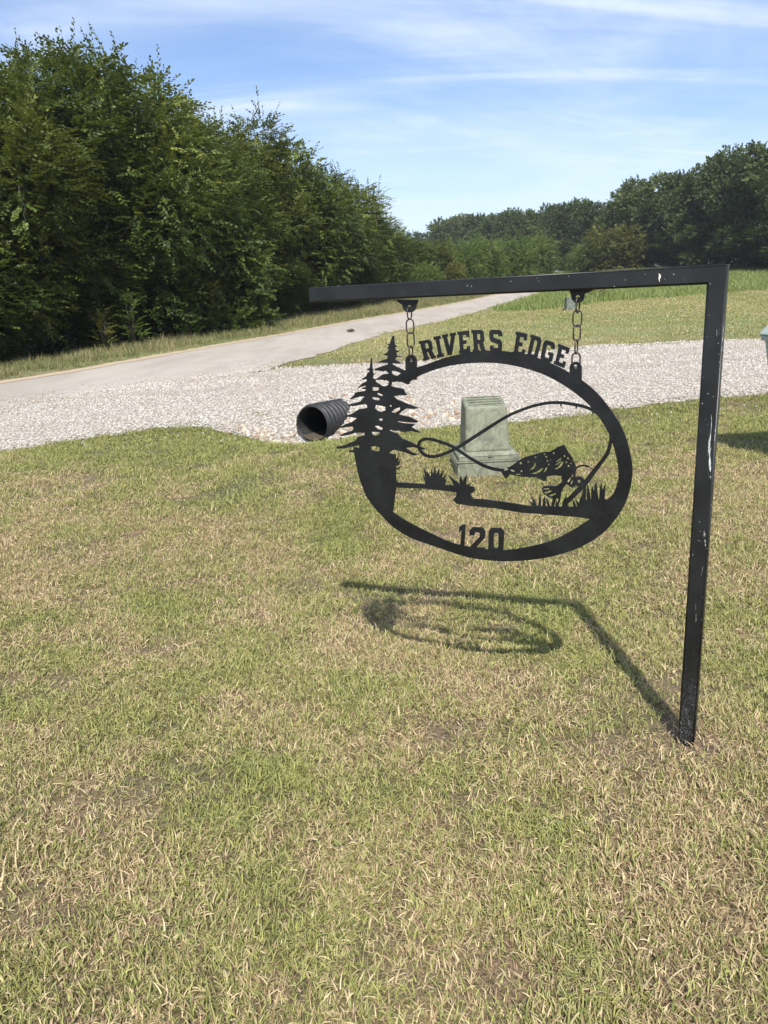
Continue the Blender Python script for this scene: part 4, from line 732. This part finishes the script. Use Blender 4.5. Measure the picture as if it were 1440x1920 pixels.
# the plate
CU, CV = -.70, .90
sign = empty('hanging_sign', (POST[0], POST[1], 0), ANG)
tag(sign, 'black cut-steel oval sign with pines, leaping fish and the lettering above', 'sign')
ths = {'oval_ring': .0050, 'river_bank': .0054, 'pine_cutout': .0058, 'fish_cutout': .0050, 'reel': .0066, 'reel_handle': .0046, 'hanging_tab': .0074, 'letter': .0056, 'digit': .0056}
for nm, plates in SIGN_PARTS.items():
    if nm == 'hanger_bracket': continue
    for i, lp in enumerate(plates):
        link(nm, plate_mesh(nm, lp, ths[nm] + (.0003 * (i % 2) if nm != 'pine_cutout' else 0)), M['paint'], sign)
def ribbon(name, st, t0, t1):
    P = np.array(st, float) / 1e4; n = len(P)
    d = np.gradient(P[:, :2], axis=0); d /= np.linalg.norm(d, axis=1)[:, None]; nr = np.column_stack([-d[:, 1], d[:, 0]])
    hw = P[:, 2:3] / 2; a, b = P[:, :2] + nr * hw, P[:, :2] - nr * hw; h = np.linspace(t0, t1, n) / 2
    V = [];
    for i in range(n): V += [(a[i, 0], -h[i], a[i, 1]), (b[i, 0], -h[i], b[i, 1]), (b[i, 0], h[i], b[i, 1]), (a[i, 0], h[i], a[i, 1])]
    F = []
    for i in range(n - 1):
        for k in range(4): F.append((4 * i + k, 4 * i + (k + 1) % 4, 4 * i + 4 + (k + 1) % 4, 4 * i + 4 + k))
    F += [(3, 2, 1, 0), (4 * n - 4, 4 * n - 3, 4 * n - 2, 4 * n - 1)]
    m = MB(); m.add(V, F); return m
rod = ribbon('fishing_rod', SIGN_STROKES['fishing_rod'], .0072, .0064).build('fishing_rod', M['paint'], sign)
ribbon('fishing_line', SIGN_STROKES['fishing_line'], .0061, .0046).build('fishing_line', M['paint'], sign)
def blade_prism(b, th):
    u, v, u1, v1, w = (k / 1e4 for k in b); h = th / 2; w = max(w, .004)
    mu, mv = u + (u1 - u) * .45, v + (v1 - v) * .6
    pr = [(u - w * .6, v), (u + w * .6, v), (mu + w * .42, mv), (u1, v1), (mu - w * .42, mv)]
    m = MB(); n = 5
    return m.add([(p, -h, q) for p, q in pr] + [(p, h, q) for p, q in pr], [tuple(range(n)), tuple(range(2 * n - 1, n - 1, -1))] + [(i, (i + 1) % n, n + (i + 1) % n, n + i) for i in range(n)])
for i, b in enumerate(SIGN_GUIDES): blade_prism(b, .0052 + .0001 * i).build('line_guide', M['paint'], rod)
for i, b in enumerate(SIGN_BLADES): blade_prism(b, .0044 + .00021 * (i % 5)).build('grass_blade', M['paint'], sign)

# ---------------------------------------------------------------- culvert pipe
PA = Vector((.50, .866, -.035)).normalized()
PM = Vector((-.78, 8.88, .045)); PS = .87
pside = PA.cross(Vector((0, 0, 1))).normalized(); pup = pside.cross(PA)
pipe = empty('culvert_pipe', PM - Vector((0, 0, .27 * PS)))
tag(pipe, 'black corrugated plastic culvert pipe sticking out of the gravel bank', 'culvert pipe')
def lathe(prof, n=40):
    m = MB(); V, F = [], []
    for (t, r_) in prof:
        for k in range(n):
            a = 2 * math.pi * k / n
            V.append(PA * t + (pside * math.cos(a) + pup * math.sin(a)) * r_ * PS + Vector((0, 0, .27 * PS)))
    for i in range(len(prof) - 1):
        for k in range(n): F.append((i * n + k, i * n + (k + 1) % n, (i + 1) * n + (k + 1) % n, (i + 1) * n + k))
    return m.add(V, F)
lathe([(0, .258), (-.012, .256), (-.016, .248), (-.012, .240), (.3, .238), (1.0, .238), (2.6, .238)]).build('inner_wall', M['pipe'], pipe, True)
for i in range(10):
    t = .012 + i * .083
    lathe([(t - .006, .252), (t + .006, .256), (t + .014, .274), (t + .024, .279), (t + .046, .279), (t + .056, .274), (t + .064, .256), (t + .0765, .252)]).build('corrugation', M['pipe'], pipe, True)
sl = MB(); V = []; F_ = []
for i in range(10):
    t = i * .12
    for k in range(7):
        a = R(-90 - 48 + 16 * k); rr = .236 * PS
        p = PA * t + (pside * math.cos(a) + pup * math.sin(a)) * rr
        p = p + pup * (.012 + .04 * (1 - abs(k - 3) / 3.2)) * (.6 + .1 * i) * random.uniform(.8, 1.2)
        V.append(p + Vector((0, 0, .27 * PS)))
for i in range(9):
    for k in range(6): F_.append((i * 7 + k, i * 7 + k + 1, i * 7 + k + 8, i * 7 + k + 7))
sl.add(V, F_).build('silt', M['silt'], pipe, True)

# ---------------------------------------------------------------- utility pedestal seen through the sign
def frustum_box(m, x0, x1, y0, y1, z0, X0, X1, Y0, Y1, z1, z1b=None):
    z1b = z1 if z1b is None else z1b
    return m.add([(x0, y0, z0), (x1, y0, z0), (x1, y1, z0), (x0, y1, z0), (X0, Y0, z1), (X1, Y0, z1), (X1, Y1, z1b), (X0, Y1, z1b)],
                 [(0, 3, 2, 1), (4, 5, 6, 7), (0, 1, 5, 4), (1, 2, 6, 5), (2, 3, 7, 6), (3, 0, 4, 7)])
pz = tzf(.87, 6.35) + .012
ped = empty('utility_pedestal', (.87, 6.35, pz), R(1.0))
tag(ped, 'weathered pale green utility pedestal on the lawn behind the oval sign', 'utility pedestal')
frustum_box(MB(), -.265, .265, -.25, .27, -.06, -.255, .255, -.24, .26, .085).build('base', M['ped'], ped, bevel=.008)
frustum_box(MB(), -.262, .262, -.247, .267, .087, -.262, .262, -.247, .267, .098).build('rim', M['ped'], ped, bevel=.003)
for i in range(9): MB().box((-.2635, -.2 + i * .05, .075), (.006, .022, .03)).build('rib', M['ped'], ped, bevel=.002)
frustum_box(MB(), -.248, .248, -.232, .25, .100, -.246, .246, -.23, .248, .135).build('skirt', M['ped'], ped, bevel=.004)
frustum_box(MB(), -.252, .252, -.236, .254, .137, -.215, .215, -.20, .225, .165).build('flange', M['ped'], ped, bevel=.005)
cov = frustum_box(MB(), -.185, .185, -.172, .20, .160, -.168, .168, -.118, .17, .52, .575).build('cover', M['ped'], ped, bevel=.022, seg=3)
for i in range(4): MB().box((.0, -.06 + i * .062, .5365 + i * .0118), (.27, .012, .005), Matrix.Rotation(R(10.8), 3, 'X')).build('ridge', M['ped'], cov, bevel=.002)
MB().box((.01, -.2385, .140), (.03, .008, .02)).build('latch', M['cab'], ped, bevel=.002)

# ---------------------------------------------------------------- wheeled bin at the right edge
bz = tzf(3.4, 6.3)
bn = empty('wheeled_bin', (3.565, 6.22, bz), R(-92))
tag(bn, 'pale green wheeled rubbish bin on the lawn before the driveway', 'rubbish bin')
frustum_box(MB(), -.20, .20, -.20, .22, .03, -.295, .295, -.34, .34, .98).build('body', M['bin'], bn, bevel=.025, seg=3)
frustum_box(MB(), -.315, .315, -.36, .36, .955, -.315, .315, -.36, .36, 1.0).build('rim', M['bin'], bn, bevel=.012)
frustum_box(MB(), -.325, .325, -.385, .35, 1.002, -.27, .27, -.33, .30, 1.085).build('lid', M['bin'], bn, bevel=.02, seg=3)
MB().tube([(-.24, .36, .95), (-.24, .43, .99), (.24, .43, .99), (.24, .36, .95)], .016).build('handle', M['bin'], bn, True)
MB().tube([(-.27, .27, .11), (.27, .27, .11)], .012).build('axle', M['steel'], bn, True)
for s in (-1, 1): MB().tube([(s * .235, .27, .11), (s * .245, .27, .11), (s * .285, .27, .11), (s * .295, .27, .11)], [.10, .11, .11, .10], 20).build('wheel', M['rubber'], bn)

# ---------------------------------------------------------------- far cabinet
fz = tzf(8.35, 33.9)
fc = empty('far_utility_box', (8.35, 33.9, fz), R(8))
tag(fc, 'small grey-green utility box where the mown grass meets the field', 'utility box')
frustum_box(MB(), -.25, .25, -.2, .2, -.05, -.25, .25, -.2, .2, .09).build('base', M['cab'], fc, bevel=.01)
frustum_box(MB(), -.19, .19, -.16, .16, .092, -.17, .17, -.14, .14, .52).build('cover', M['cab'], fc, bevel=.02)
frustum_box(MB(), -.185, .185, -.155, .155, .523, -.165, .165, -.13, .13, .56).build('lid', M['cab'], fc, bevel=.01)

# clod on the road
cl = bpy.data.meshes.new('dirt_clod')
bm = bmesh.new(); bmesh.ops.create_icosphere(bm, subdivisions=2, radius=.5)
for v in bm.verts: v.co = Vector((v.co.x * 1.5, v.co.y, v.co.z * .6)) * random.uniform(.75, 1.15)
bm.to_mesh(cl); bm.free()
k = link('dirt_clod', cl, M['silt']); k.location = (-.8, 25.6, tzf(-.8, 25.6) + .06); k.scale = (.2, .16, .2)
tag(k, 'dark clod of earth lying on the road edge', 'clod')

# ---------------------------------------------------------------- foliage
def spray_tpl(seed, n, L, leaf, wid, droop, flat=.35, shoot=False):
    """leaves along a twig that runs in +X, sagging in -Z; four corner leaves"""
    r = np.random.default_rng(seed); V = []
    for i in range(n):
        t = (i + .6) / n; x = L * t; z = -droop * L * t * t
        side = 1 if i % 2 else -1
        yaw = side * R(r.uniform(30, 65)) if not shoot else side * R(r.uniform(15, 40))
        if i == n - 1: yaw *= .2
        d = np.array([np.cos(yaw), np.sin(yaw), -r.uniform(.1, .6)]); d /= np.linalg.norm(d)
        s = np.cross(d, [0, 0, 1.0]); s /= np.linalg.norm(s); u = np.cross(s, d)
        tw = r.normal(0, flat); s2 = s * np.cos(tw) + u * np.sin(tw)
        l = leaf * r.uniform(.75, 1.2) * (1 - .3 * t); w = wid * r.uniform(.8, 1.15)
        p = np.array([x, 0, z])
        V += [p, p + d * l * .45 + s2 * w * .5 - u * 0, p + d * l, p + d * l * .45 - s2 * w * .5]
    return np.array(V)
EDGE = [spray_tpl(i, 12, .55, .15, .072, .35) for i in range(5)]
BROAD = [spray_tpl(20 + i, 9, .46, .17, .13, .45, .5) for i in range(4)]
SHOOT = [spray_tpl(40 + i, 18, .95, .11, .05, .0, .9, True) for i in range(4)]
OAK = [spray_tpl(60 + i, 9, .60, .30, .19, .2, .7) for i in range(5)]

def place(tpls, P, D, S, tint, r):
    """P (n,3) positions, D (n,3) axis, S scale: returns V, quads, tint per vertex"""
    n = len(P); which = r.integers(0, len(tpls), n)
    D = D / np.linalg.norm(D, axis=1)[:, None]
    ref = np.tile([0, 0, 1.0], (n, 1)) + r.normal(0, .35, (n, 3))
    Yv = np.cross(ref, D); Yv /= np.linalg.norm(Yv, axis=1)[:, None]; Zv = np.cross(D, Yv)
    Vs, Ts = [], []
    for q, t in enumerate(tpls):
        m = which == q
        if not m.any(): continue
        W = t[None] * S[m][:, None, None]
        O = P[m][:, None] + W[..., 0:1] * D[m][:, None] + W[..., 1:2] * Yv[m][:, None] + W[..., 2:3] * Zv[m][:, None]
        lt = np.repeat(r.normal(0, .13, (m.sum(), len(t) // 4)), 4, axis=1)
        Vs.append(O.reshape(-1, 3)); Ts.append((tint[m][:, None] + lt).ravel())
    return np.concatenate(Vs), np.concatenate(Ts)
def crown_mesh(name, sets, mat):
    V = np.concatenate([s[0] for s in sets]); T = np.clip(np.concatenate([s[1] for s in sets]), 0, 1)
    me = np_mesh(name, V, np.arange(len(V)).reshape(-1, 4), False, {'tint': T}); me.materials.append(mat); return me
def sample(lobes, n, r, lo=.52):
    """points near the skin of a union of ellipsoids; returns P, outward normal, lobe id"""
    L = np.array(lobes); vol = (L[:, 3] * L[:, 4] + L[:, 4] * L[:, 5] + L[:, 3] * L[:, 5]); pr = vol / vol.sum()
    Ps, Ns, Is = [], [], []; got = 0
    while got < n:
        k = r.choice(len(L), n, p=pr); d = r.normal(size=(n, 3)); d /= np.linalg.norm(d, axis=1)[:, None]
        q = r.uniform(lo, 1.04, n)[:, None]; P = L[k, :3] + d * q * L[k, 3:6]
        deep = np.zeros(n, bool)
        for l in L: deep |= (((P - l[:3]) / l[3:6]) ** 2).sum(1) < (lo - .08) ** 2
        ok = ~deep & (P[:, 2] > .15)
        N = d / L[k, 3:6]; N /= np.linalg.norm(N, axis=1)[:, None]
        Ps.append(P[ok]); Ns.append(N[ok]); Is.append(k[ok]); got += ok.sum()
    return np.concatenate(Ps)[:n], np.concatenate(Ns)[:n], np.concatenate(Is)[:n]

def edge_crown(name, seed, H=9.0, rad=2.9, n=5200, mat='leaf', skirt=True, tpl=None, shoots=130):
    r = np.random.default_rng(seed); tpl = tpl or EDGE
    lobes = [(0, 0, H * .56, rad * .74, rad * .74, H * .38), (0, 0, H * .28, rad * .45, rad * .45, H * .27)]
    for i in range(16):
        z = H * (.14 + .74 * (i + r.uniform(0, .8)) / 16); a = i * 2.4 + r.uniform(-.5, .5); rr = rad * float(np.interp(z / H, [.1, .3, .5, .7, .92], [.2, .55, .8, .68, .35])) * r.uniform(.7, 1.05)
        s = rad * r.uniform(.34, .55); lobes.append((rr * math.cos(a), rr * math.sin(a), z, s, s, s * r.uniform(.7, 1.05)))
    if skirt:
        for i in range(6):
            a = i * 1.05 + r.uniform(0, .6); lobes.append((rad * .75 * math.cos(a), rad * .75 * math.sin(a), H * r.uniform(.07, .16), rad * .42, rad * .42, H * .1))
    P, N, I = sample(lobes, n, r)
    lt = r.normal(0, .17, len(lobes))  # per-lobe tint spread paints lit and dark clumps into the crown
    D = N * [1, 1, .5] + r.normal(0, .45, (n, 3)); D[:, 2] += .1 + .5 * np.clip(P[:, 2] / H - .6, 0, 1) * 1.6
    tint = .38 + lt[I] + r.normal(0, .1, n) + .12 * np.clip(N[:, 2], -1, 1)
    sets = [place(tpl, P, D, r.uniform(.75, 1.3, n), tint, r)]
    if shoots:
        top = P[(P[:, 2] > H * .62) & (N[:, 2] > .1)]
        if len(top):
            q = top[r.integers(0, len(top), shoots)]
            D2 = r.normal(0, .22, (shoots, 3)) + [0, 0, 1]
            sets.append(place(SHOOT, q, D2, r.uniform(.6, 1.6, shoots), .45 + r.normal(0, .1, shoots), r))
    return crown_mesh(name, sets, M[mat])

def trunk_mesh(name, seed, H, r0, limbs=7, spread_=.3, start=.2):
    r = random.Random(seed); m = MB()
    pts = [(0, 0, -.3)]; x = y = 0
    for i in range(1, 8):
        x += r.uniform(-.12, .12); y += r.uniform(-.12, .12); pts.append((x, y, H * .8 * i / 7))
    m.tube(pts, [r0 * (1.25 if i == 0 else 1 - .12 * i) for i in range(8)], 9)
    for i in range(limbs):
        k = 1 + int(start * 7) + i % 5; p = Vector(pts[min(k, 6)]); a = r.uniform(0, 6.28); l = H * spread_ * r.uniform(.5, .85)
        q1 = p + Vector((math.cos(a) * l * .5, math.sin(a) * l * .5, l * .35)); q2 = p + Vector((math.cos(a + .2) * l, math.sin(a + .2) * l, l * .9))
        m.tube([p, q1, q2], [r0 * .5, r0 * .3, r0 * .08], 6)
    return m.mesh(name, True)

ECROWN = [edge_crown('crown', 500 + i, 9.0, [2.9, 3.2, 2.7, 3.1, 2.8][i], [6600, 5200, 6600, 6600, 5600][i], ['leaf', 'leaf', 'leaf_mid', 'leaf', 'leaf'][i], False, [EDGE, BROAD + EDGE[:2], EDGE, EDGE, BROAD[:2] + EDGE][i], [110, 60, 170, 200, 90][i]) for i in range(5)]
ETRUNK = [trunk_mesh('trunk', 70 + i, 9.0, .16) for i in range(3)]
BUSHC = [edge_crown('crown', 540 + i, 4.5, 2.2, 2300, 'leaf_hi', True, EDGE, 24) for i in range(2)]
BROADC = edge_crown('crown', 560, 5.0, 2.3, 2600, 'leaf', True, BROAD, 0)
GOLDC = edge_crown('crown', 570, 4.5, 2.4, 2200, 'leaf_gold', True, BROAD, 0)
BTRUNK = trunk_mesh('trunk', 90, 4.0, .08, 6, .4, .05)

TOPS = {}
def tree(name, crown, trunk, x, y, h, href, wide, rz, label, cat, group=None):
    t = empty(name, (x, y, tzf(x, y)), rz)
    co = np.empty(len(crown.vertices) * 3, np.float32)
    if crown.name not in TOPS:
        crown.vertices.foreach_get('co', co); TOPS[crown.name] = float(np.percentile(co[2::3], 99.8))
    s = h / TOPS[crown.name]; t.scale = (s * wide, s * wide, s)
    tag(t, label, cat, group)
    link('trunk', trunk, M['bark'], t); link('crown', crown, None, t)
    return t
# row along the far side of the road
rows = [ # x, y, height, variant, wide
 (-14.6, 17.0, 7.4, 0, 1.25, 'dense roadside tree draped with hanging vines'),
 (-12.3, 19.8, 7.2, 1, 1.3, 'leafy roadside tree between the vine-draped tree and the tallest tree'),
 (-10.7, 23.0, 7.5, 2, 1.3, 'leafy roadside tree just before the tallest tree of the row'),
 (-9.1, 26.0, 9.1, 3, 1.2, 'tallest roadside tree with thin shoots rising above its crown'),
 (-8.3, 29.6, 8.9, 4, 1.2, 'leafy roadside tree just beyond the tallest tree of the row'),
 (-7.0, 33.5, 7.9, 0, 1.2, None), (-6.1, 38.0, 8.9, 2, 1.2, None), (-5.0, 42.5, 8.5, 1, 1.25, None), (-3.6, 47.5, 8.2, 3, 1.3, None),
 (-1.6, 53.0, 7.6, 4, 1.35, None), (.4, 58.5, 5.8, 0, 1.4, None)]
for i, (x, y, h, v, wd, lb) in enumerate(rows):
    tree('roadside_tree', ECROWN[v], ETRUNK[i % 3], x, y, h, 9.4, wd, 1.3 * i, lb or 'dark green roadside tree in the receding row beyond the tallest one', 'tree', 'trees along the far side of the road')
# second line behind, closing the gaps
for i, (x, y, h, v) in enumerate([(-18.5, 20.5, 7.8, 2), (-16.2, 24, 7.6, 3), (-14, 28, 8.0, 0), (-12, 33, 8.0, 1), (-10.5, 39, 7.6, 4), (-8.5, 45, 7.6, 2), (-6.5, 52, 7.2, 0)]):
    tree('background_tree', ECROWN[v], ETRUNK[i % 3], x, y, h * .95, 9.4, 1.4, .7 + 1.9 * i, 'leafy tree closing the gaps behind the roadside row', 'tree', 'trees behind the roadside row')
# understorey in front of the row
for i, (x, y, h, kind, lb) in enumerate([(-14.2, 16.6, 3.6, 'b', 'broad-leaved shrub under the vine-draped tree'), (-11.2, 21.2, 3.4, 'e', 'low shrub at the foot of the tree before the tallest one'), (-9.4, 25.6, 3.4, 'e', 'low shrub under the tallest roadside tree'),
        (-5.9, 29.6, 4.4, 'b', 'rounded broad-leaved shrub leaning out to the road beyond the tallest tree'), (-6.2, 33.6, 3.4, 'e', 'low shrub in the row between the rounded shrub and the far bend'), (-5.0, 38.5, 3.2, 'e', 'low shrub in the row between the rounded shrub and the far bend'), (-3.6, 44, 3.4, 'e', 'low shrub in the row between the rounded shrub and the far bend'), (-1.4, 50, 3.4, 'e', 'low shrub in the row between the rounded shrub and the far bend')]):
    tree('roadside_shrub', BROADC if kind == 'b' else ECROWN[i % 5], BTRUNK, x, y, h, 5.2 if kind == 'b' else 9.4, 1.0 if kind == 'b' else 2.0, i * 2.1, lb, 'shrub', 'shrubs at the foot of the roadside trees')
# bushes round the far bend
for i, (x, y, h, mesh, wd, lb) in enumerate([
        (3.0, 66, 4.6, ECROWN[1], 1.6, 'dark green bush where the road bends away'), (5.6, 74, 4.4, ECROWN[2], 1.7, 'dark green bush where the road bends away'), (8.8, 80, 4.4, BUSHC[0], 1.2, 'yellow-green bush beyond the bend of the road'),
        (12.2, 86, 4.8, BUSHC[1], 1.15, 'yellow-green bush beyond the bend of the road'), (16, 90, 4.6, BUSHC[0], 1.2, 'yellow-green bush beyond the bend of the road'), (19.2, 94, 5.0, BUSHC[1], 1.1, 'yellow-green bush beyond the bend of the road'),
        (4.2, 62, 2.6, BUSHC[1], 1.1, 'small pale bush at the road edge before the bend'), (7.0, 68, 2.4, GOLDC, .9, 'small yellowing bush at the road edge before the bend'),
        (30.0, 100, 5.6, GOLDC, 1.35, 'yellowing rounded bush at the foot of the oak wood'), (26.5, 102, 3.6, BUSHC[0], 1.2, 'low pale bush beside the yellowing bush at the wood edge'), (40.5, 84, 3.4, BUSHC[1], 1.1, 'low bush under the nearest oaks of the wood edge')]):
    tree('field_bush', mesh, BTRUNK, x, y, h, 9.4 if mesh in ECROWN else 5.0, wd, i * 1.7, lb, 'bush', 'bushes round the bend and the field')

# oak wood
def oak_crown(seed, H=11.0, rad=4.0, n=3300):
    r = np.random.default_rng(seed); lobes = []
    for i in range(20):
        z = H * r.uniform(.26, .88); a = r.uniform(0, 6.28); f = math.sqrt(max(.1, 1 - ((z / H - .55) / .5) ** 2)); rr = rad * f * r.uniform(.25, .85)
        s = rad * r.uniform(.25, .42); lobes.append((rr * math.cos(a), rr * math.sin(a), z, s, s, s * .85))
    lobes.append((0, 0, H * .58, rad * .55, rad * .55, H * .3))
    P, N, I = sample(lobes, n, r, .55); lt = r.normal(0, .14, len(lobes))
    D = N + r.normal(0, .6, (n, 3)); D[:, 2] += .2
    return crown_mesh('crown', [place(OAK, P, D, r.uniform(.7, 1.25, n), .4 + lt[I] + r.normal(0, .1, n), r)], M['leaf_oak'])
OCROWN = [oak_crown(600 + i) for i in range(4)]
OTRUNK = [trunk_mesh('trunk', 80 + i, 11.0, .26, 9, .34, .25) for i in range(3)]
r_ = np.random.default_rng(5)
line_pts = [(43.5, 66), (41, 72), (40.0, 78.5), (38.8, 85), (38.0, 92), (37.4, 99), (36.4, 106), (35.0, 114), (33.8, 122), (32.2, 131), (30.2, 140), (27.8, 149), (25, 158), (22, 168), (19, 178), (16, 188), (12.5, 196)]
hts = [12.8, 12.4, 12.0, 11.9, 11.2, 10.9, 10.6, 11.6, 9.9, 10.9, 10.9, 11.4, 11.6, 12.0, 12.4, 12.2, 10.4]
for i, ((x, y), h) in enumerate(zip(line_pts, hts)):
    tree('oak_tree', OCROWN[i % 4], OTRUNK[i % 3], x, y, h * 1.02, 11.2, 1.0 + .2 * (y > 140), 2.4 * i, 'tall dark oak in the front line of the far wood', 'tree', 'front line of the oak wood')
for i, (x, y) in enumerate(line_pts):
    tree('deep_wood_tree', OCROWN[(i + 2) % 4], OTRUNK[(i + 1) % 3], x + 7.5 + r_.uniform(-1, 1), y + 3.5 + r_.uniform(-1, 1), hts[i] * .98, 11.2, 1.15, 1.1 * i, 'dark oak standing deeper in the far wood', 'tree', 'oaks deeper in the far wood')
    tree('deep_wood_tree', OCROWN[(i + 1) % 4], OTRUNK[i % 3], x + 15 + r_.uniform(-1, 1), y + 5 + r_.uniform(-1, 1), hts[i] * .95, 11.2, 1.3, 2.7 * i, 'dark oak standing deeper in the far wood', 'tree', 'oaks deeper in the far wood')
# scrub along the wood edge
for i, ((x, y), h) in enumerate(zip(line_pts[:12], hts)):
    tree('wood_edge_shrub', OCROWN[(i + 3) % 4], BTRUNK, x - 2.2 + r_.uniform(-.6, .6), y + 2.5, 4.2 + r_.uniform(-.6, .8), 11.2, 2.0, 1.9 * i, 'dark shrub filling the foot of the oak wood', 'shrub', 'shrubs along the edge of the oak wood')

for i, (x, y) in enumerate(line_pts):
    tree('wood_understorey', ECROWN[i % 5], BTRUNK, x + 4.5, y + 1.5, 5.0, 9.4, 1.9, 1.3 * i, 'dark undergrowth bush between the oaks of the far wood', 'shrub', 'undergrowth inside the oak wood')
# hanging vines
def vine(x, y, z0, z1, n, label, seed):
    r = np.random.default_rng(seed); v = empty('hanging_vine', (x, y, z1)); tag(v, label, 'vine', 'vines hanging from the roadside trees')
    h = z0 - z1; pts = [(.05 * math.sin(3 * t) + .03 * r.normal(), .05 * math.cos(4 * t), h * (1 - t)) for t in np.linspace(0, 1, 12)]
    MB().tube(pts, .008, 5).build('stem', M['bark'], v, True)
    t = r.uniform(0, 1, n); P = np.column_stack([r.normal(0, .07, n), r.normal(0, .07, n), h * (1 - t)])
    D = np.column_stack([r.normal(0, 1, n), r.normal(-.6, 1, n), r.normal(-.5, .3, n)])
    link('leaves', crown_mesh('leaves', [place(BROAD, P, D, r.uniform(.35, .7, n), .6 + r.normal(0, .15, n), r)], M['leaf_hi']), None, v)
vine(-9.15, 18.0, 3.6, 1.5, 34, 'long bright vine hanging free in front of the dark trees', 1)
vine(-8.4, 20.0, 4.4, 3.2, 22, 'short leafy vine hanging from the tree before the tallest one', 2)
# roadside weeds
def weed(x, y, h, label, seed, mat='leaf_hi', sp=.3):
    r = np.random.default_rng(seed); w = empty('roadside_weed', (x, y, tzf(x, y))); tag(w, label, 'weed', 'weeds along the dark foot of the trees')
    for k_ in range(3):
        a = k_ * 2.1 + seed; tx, ty = .12 * math.cos(a), .12 * math.sin(a)
        MB().tube([(tx * .2, ty * .2, -.03), (tx * .6, ty * .6, h * .5), (tx, ty, h * .95)], [.010, .008, .004], 5).build('stem', M['bark'], w, True)
    n = 60; t = r.uniform(.12, 1, n); a = r.uniform(0, 6.28, n); q = sp * (1.1 - t) * r.uniform(.3, 1, n)
    P = np.column_stack([q * np.cos(a), q * np.sin(a), h * t]); D = np.column_stack([np.cos(a), np.sin(a), r.uniform(.3, 1.4, n)])
    link('foliage', crown_mesh('foliage', [place(EDGE, P, D, r.uniform(.4, .8, n), .5 + r.normal(0, .15, n), r)], M[mat]), None, w)
weed(-7.2, 23.6, 1.5, 'bushy green weed standing at the foot of the tallest tree', 1)
weed(-7.9, 23.0, 1.2, 'thin pale weed beside the bushy green weed', 2, 'leaf_gold', .16)
weed(-6.2, 26.6, 1.0, 'small green weed by the rounded shrub', 3)
weed(-5.5, 27.6, 1.7, 'tall dead brown weed near the rounded shrub', 4, 'leaf_gold', .14)
weed(12.3, 43.2, 1.0, 'brown dead clump of weed in the field edge', 5, 'leaf_gold', .9)

# ---------------------------------------------------------------- summer haze
hz = MB().box((0, 600, 11), (1840, 1840, 30)).build('haze', None)
hz.location = (0, 0, 0)
k = NM('haze_air')
vol = k.node('ShaderNodeVolumePrincipled', {'Color': (.92, .95, 1.0), 'Density': HAZE, 'Anisotropy': .2})
k.l.new(vol.outputs[0], k.out.inputs['Volume']); hz.data.materials.append(k.m)
tag(hz, 'thin bluish summer haze over the whole place', 'haze', kind='stuff')
